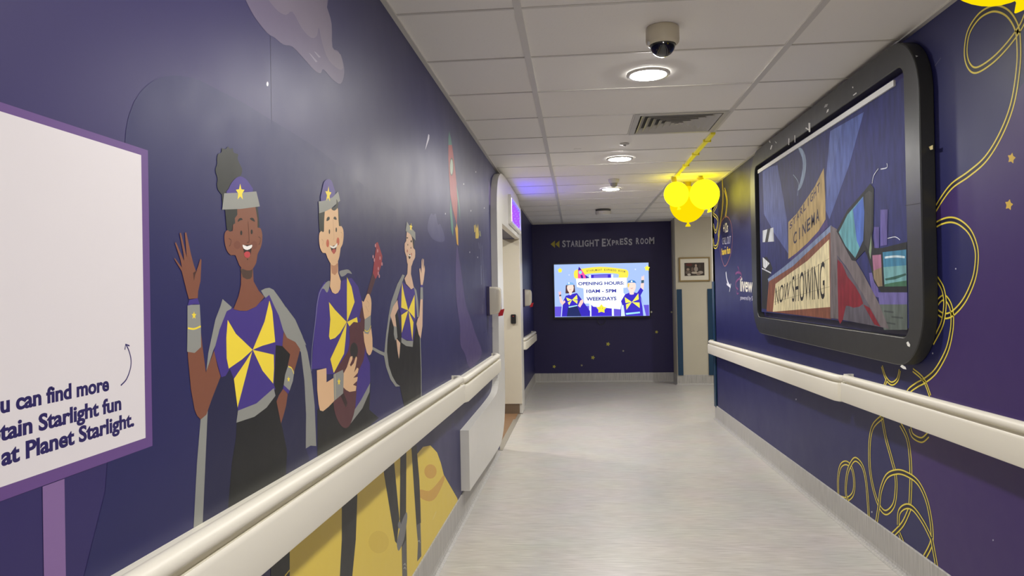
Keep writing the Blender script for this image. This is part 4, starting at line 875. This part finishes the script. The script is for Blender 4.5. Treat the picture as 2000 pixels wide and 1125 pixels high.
# dome camera
cx, cy = .386, 3.12
r = empty('dome_camera', (cx, cy, ZC)); tag(r, 'dome security camera with smoked black bubble on the ceiling', 'security camera')
b = MB(); b.lathe((cx, cy, ZC), [(.066, .004), (.070, -.004), (.071, -.05), (.069, -.062), (.062, -.07), (.056, -.072), (.054, -.066)], mat('cfc6ae', .4), 40); hs = b.build('housing', r, True)
b = MB(); b.lathe((cx, cy, ZC-.067), [(.0535, 0)]+[(.0535*math.cos(t), -.05*math.sin(t)-.004) for t in [math.pi/2*i/10 for i in range(1, 10)]]+[(.001, -.054)], mat('14161c', .06, .6, coat=.5), 40); b.build('bubble', r, True)
b = MB(); b.lathe((cx-.062, cy-.03, ZC-.064), [(.006, 0), (.006, -.012), (.003, -.014)], mat('c9c9c9', .3), 10); b.build('screw', hs)
# diffuser
r = empty('air_diffuser', ((VX0+VX1)/2, (VY0+VY1)/2, ZC)); tag(r, 'square four way air diffuser with nested louvres', 'air vent')
M_DIF = mat('bfbcb4', .4); mx_, my_ = (VX0+VX1)/2, (VY0+VY1)/2
def sqring(h0, z0, h1, z1, m, nm, th=.0):
    t = MB(); vs = []
    for h, z in ((h0, z0), (h1, z1)): vs += [(mx_+sx*h, my_+sy*h, ZC+z) for sx, sy in ((-1, -1), (1, -1), (1, 1), (-1, 1))]
    for h, z in ((h0, z0+.003), (h1, z1+.003)): vs += [(mx_+sx*h, my_+sy*h, ZC+z) for sx, sy in ((-1, -1), (1, -1), (1, 1), (-1, 1))]
    fs = []
    for i in range(4):
        j = (i+1) % 4; fs += [(i, j, 4+j, 4+i), (8+i, 8+j, 12+j, 12+i), (i, j, 8+j, 8+i), (4+i, 4+j, 12+j, 12+i)]
    t.add(vs, fs, m); t.build(nm, r)
sqring(.297, -.004, .262, -.004, M_DIF, 'frame')
sqring(.262, -.004, .255, .028, M_DIF, 'throat')
for k in range(6):
    h = .252-k*.042; sqring(h, -.006, h-.034, .024, M_DIF, 'louvre')
t = MB(); t.box(mx_-.27, my_-.27, ZC+.027, mx_+.27, my_+.27, ZC+.029, mat('5a5a58', .8)); t.build('plenum', r)
t = MB(); t.box(mx_-.012, my_-.012, ZC-.006, mx_+.012, my_+.012, ZC+.02, M_DIF); t.build('core', r)
# small ceiling devices
x, y = C_ = (.386, 5.55)
r = empty('sprinkler', (x, y, ZC)); tag(r, 'small flush sprinkler disc between the diffuser and the second downlight', 'sprinkler')
b = MB(); b.lathe((x, y, ZC), [(.036, .003), (.036, -.003), (.028, -.007)], mat('c2bfb8', .4), 24); b.build('escutcheon', r, True); b = MB(); b.lathe((x, y, ZC-.006), [(.012, 0), (.012, -.008), (.006, -.012)], mat('8c8c88', .3, metal=.7), 16); b.build('head', r, True)
x, y = .394, 7.33
r = empty('motion_sensor', (x, y, ZC)); tag(r, 'small pendent motion sensor hanging from the ceiling', 'sensor')
b = MB(); b.lathe((x, y, ZC), [(.055, .003), (.055, -.012), (.045, -.03), (.04, -.034)], mat('c9c5bb', .4), 28); b.build('base', r, True); b = MB(); b.lathe((x, y, ZC-.032), [(.036, 0), (.035, -.02), (.028, -.034), (.014, -.042), (.001, -.043)], mat('8c8880', .35), 24); b.build('lens', r, True)
x, y = .385, 10.0
r = empty('smoke_detector', (x, y, ZC)); tag(r, 'round white smoke detector near the dark end wall', 'smoke detector')
b = MB(); b.lathe((x, y, ZC), [(.105, .003), (.105, -.015), (.09, -.02)], mat('5a5854', .5), 32); b.build('base', r, True); b = MB(); b.lathe((x, y, ZC-.018), [(.09, 0), (.108, -.008), (.11, -.03), (.095, -.055), (.06, -.066), (.001, -.068)], mat('d6d3cb', .4), 32); sb = b.build('body', r, True)
b = MB(); b.lathe((x-.035, y-.085, ZC-.052), [(.006, 0), (.005, -.012)], mat('f0f0ee', .3), 10); b.build('indicator', sb)
b = MB(); b.box(.0, 5.68, ZC-.0015, .055, 5.70, ZC+.006, mat('f2f0ea', .5)); tag(b.build('ceiling_label'), 'tiny white label stuck on a ceiling tile', 'label')

# ---------------------------------------------------------------- balloons
M_BAL = mat_glow('glowing_yellow_balloon', (1.0, .86, .006), 3.4)
M_BAL2 = mat_glow('softly_lit_yellow_balloon', (1.0, .72, .002), 1.05)
def balloon(x, y, z, rr, label, tilt=(0, 0), group=None, m=M_BAL):
    r = empty('balloon_lamp', (x, y, z)); tag(r, label, 'balloon lamp', group)
    prof = []
    for i in range(21):
        t = math.pi*i/20; st_ = 1 if t < math.pi/2 else 1+.06*(-math.cos(t))**2.0
        prof.append((max(.001, rr*math.sin(t)), rr*math.cos(t)*st_))
    b = MB(); b.lathe((x, y, z), prof, m, 40, cap=False); o = b.build('balloon', r, True)
    zk = z-rr*1.06
    b = MB(); b.lathe((x, y, zk), [(rr*.07, .004), (rr*.06, -rr*.04), (rr*.15, -rr*.20), (rr*.14, -rr*.22), (.002, -rr*.19)], m, 20, cap=False); b.build('knot', o, True)
    r.rotation_euler = (tilt[0], tilt[1], 0)
    hh = ZC-(z+rr*.97)
    if hh > 0:
        b = MB(); b.lathe((x, y, z+rr*.97), [(rr*.22, -.01), (rr*.22, max(.004, hh)+.001)], mat('b8a420', .5), 24); b.build('mount', r, True)
    return r
def bpos(px, py, d):
    D = ray(px, py); P = D*(d/D.y); return (P.x, P.y, P.z+CAM_H)
BD = 7.3
for px, py, rp, lab, tl, dd in ((1376, 379, 28, 'yellow glowing balloon lamp touching the printed wall', (0, -.25), BD), (1321, 379, 23.5, 'smaller yellow glowing balloon lamp at the end of the yellow cord', (0, -.15), BD-.02), (1343, 398, 34, 'large lower yellow glowing balloon lamp with its knot pointing down', (0, 0), BD+.36)):
    P = bpos(px, py, dd); balloon(P[0], P[1], P[2], rp*dd/F_PX, lab, tl, 'cluster of yellow balloon lamps', M_BAL2 if rp > 30 else M_BAL)
P = bpos(1946, -98, 2.15)
balloon(P[0], P[1], P[2], .145, 'yellow balloon lamp high on the wall above the curling string', (0, -.38), None, M_BAL2)
# yellow cord along the ceiling bar
crd = empty('yellow_conduit', (T2, 6.2, ZC)); tag(crd, 'yellow cable duct running along the ceiling to the balloons', 'cable duct')
M_YC = mat('f2e22c', .35)
b = MB(); b.box(T2-.016, 5.24, ZC-.016, T2+.016, 7.1, ZC-.001, M_YC); b.build('duct', crd)
for y in (5.5, 6.02, 6.55):
    b = MB(); b.box(T2-.026, y-.010, ZC-.019, T2+.032, y+.010, ZC-.0005, M_YC); b.build('clip', crd)
b = MB(); b.tube([(T2, 7.08, ZC-.008), (T2+.03, 7.13, ZC-.006)], .006, M_YC); b.build('lead', crd, True)

# ---------------------------------------------------------------- dispensers and reader
def dispenser(y, zc, label, side=None):
    r = empty('hand_sanitiser_dispenser', (XL, y, zc-.12)); tag(r, label, 'dispenser')
    b = MB(); b.prism(rrect(y-.065, zc-.12, y+.065, zc+.12, .02, 4), WL, .001, .022, mat('3a3358', .4)); b.build('back_plate', r)  # dark purple is a reflection, painted into the plate's colour
    t = MB(); secs = []; n = 9
    lo = rrect(y-.06, zc-.11, y+.06, zc+.115, .025, 5)
    vs = []; fs = []; N_ = len(lo)
    for o, sc, dz in ((.02, 1, 0), (.07, .98, .0), (.095, .9, .004), (.108, .7, .01), (.112, .4, .015)):
        vs += [WL.p3(y+(u-y)*sc, zc+(v-zc)*sc+dz, o) for u, v in lo]
    for k in range(4):
        for i in range(N_): j = (i+1) % N_; fs.append((k*N_+i, k*N_+j, (k+1)*N_+j, (k+1)*N_+i))
    fs += [tuple(range(N_)), tuple(4*N_+i for i in range(N_))]
    t.add(vs, fs, mat('c9c2b2', .25, coat=.3)); cov = t.build('cover', r, True)
    t = MB(); t.add([WL.p3(y-.03, zc-.075, .09), WL.p3(y+.03, zc-.075, .09), WL.p3(y, zc-.065, .135), WL.p3(y-.02, zc-.125, .085), WL.p3(y+.02, zc-.125, .085), WL.p3(y, zc-.12, .12)], [(0, 1, 2), (3, 4, 5), (0, 1, 4, 3), (1, 2, 5, 4), (2, 0, 3, 5)], mat('b01c28', .35)); t.build('push_lever', cov)
dispenser(5.80, 1.225, 'hand sanitiser dispenser with red lever beside the shooting star')
dispenser(9.75, 1.21, 'hand sanitiser dispenser with red lever on the wall beyond the doorway')
# card reader on the doorway reveal
DY1 -= .03
d = ray(1003, 623); P = d*((DY1)/d.y); xr, zr = P.x, P.z+CAM_H
r = empty('card_reader', (xr, DY1, zr)); tag(r, 'small black card reader on the beige doorway wall', 'card reader')
b = MB(); P_ = Plane(1, DY1, -1); b.prism(rrect(xr-.03, zr-.055, xr+.03, zr+.055, .01, 3), P_, 0, .022, mat('17171a', .35)); rb = b.build('body', r)
b = MB(); b.box(xr-.008, DY1-.024, zr+.03, xr+.008, DY1-.02, zr+.036, mat('c03030', .4)); b.build('indicator', rb)
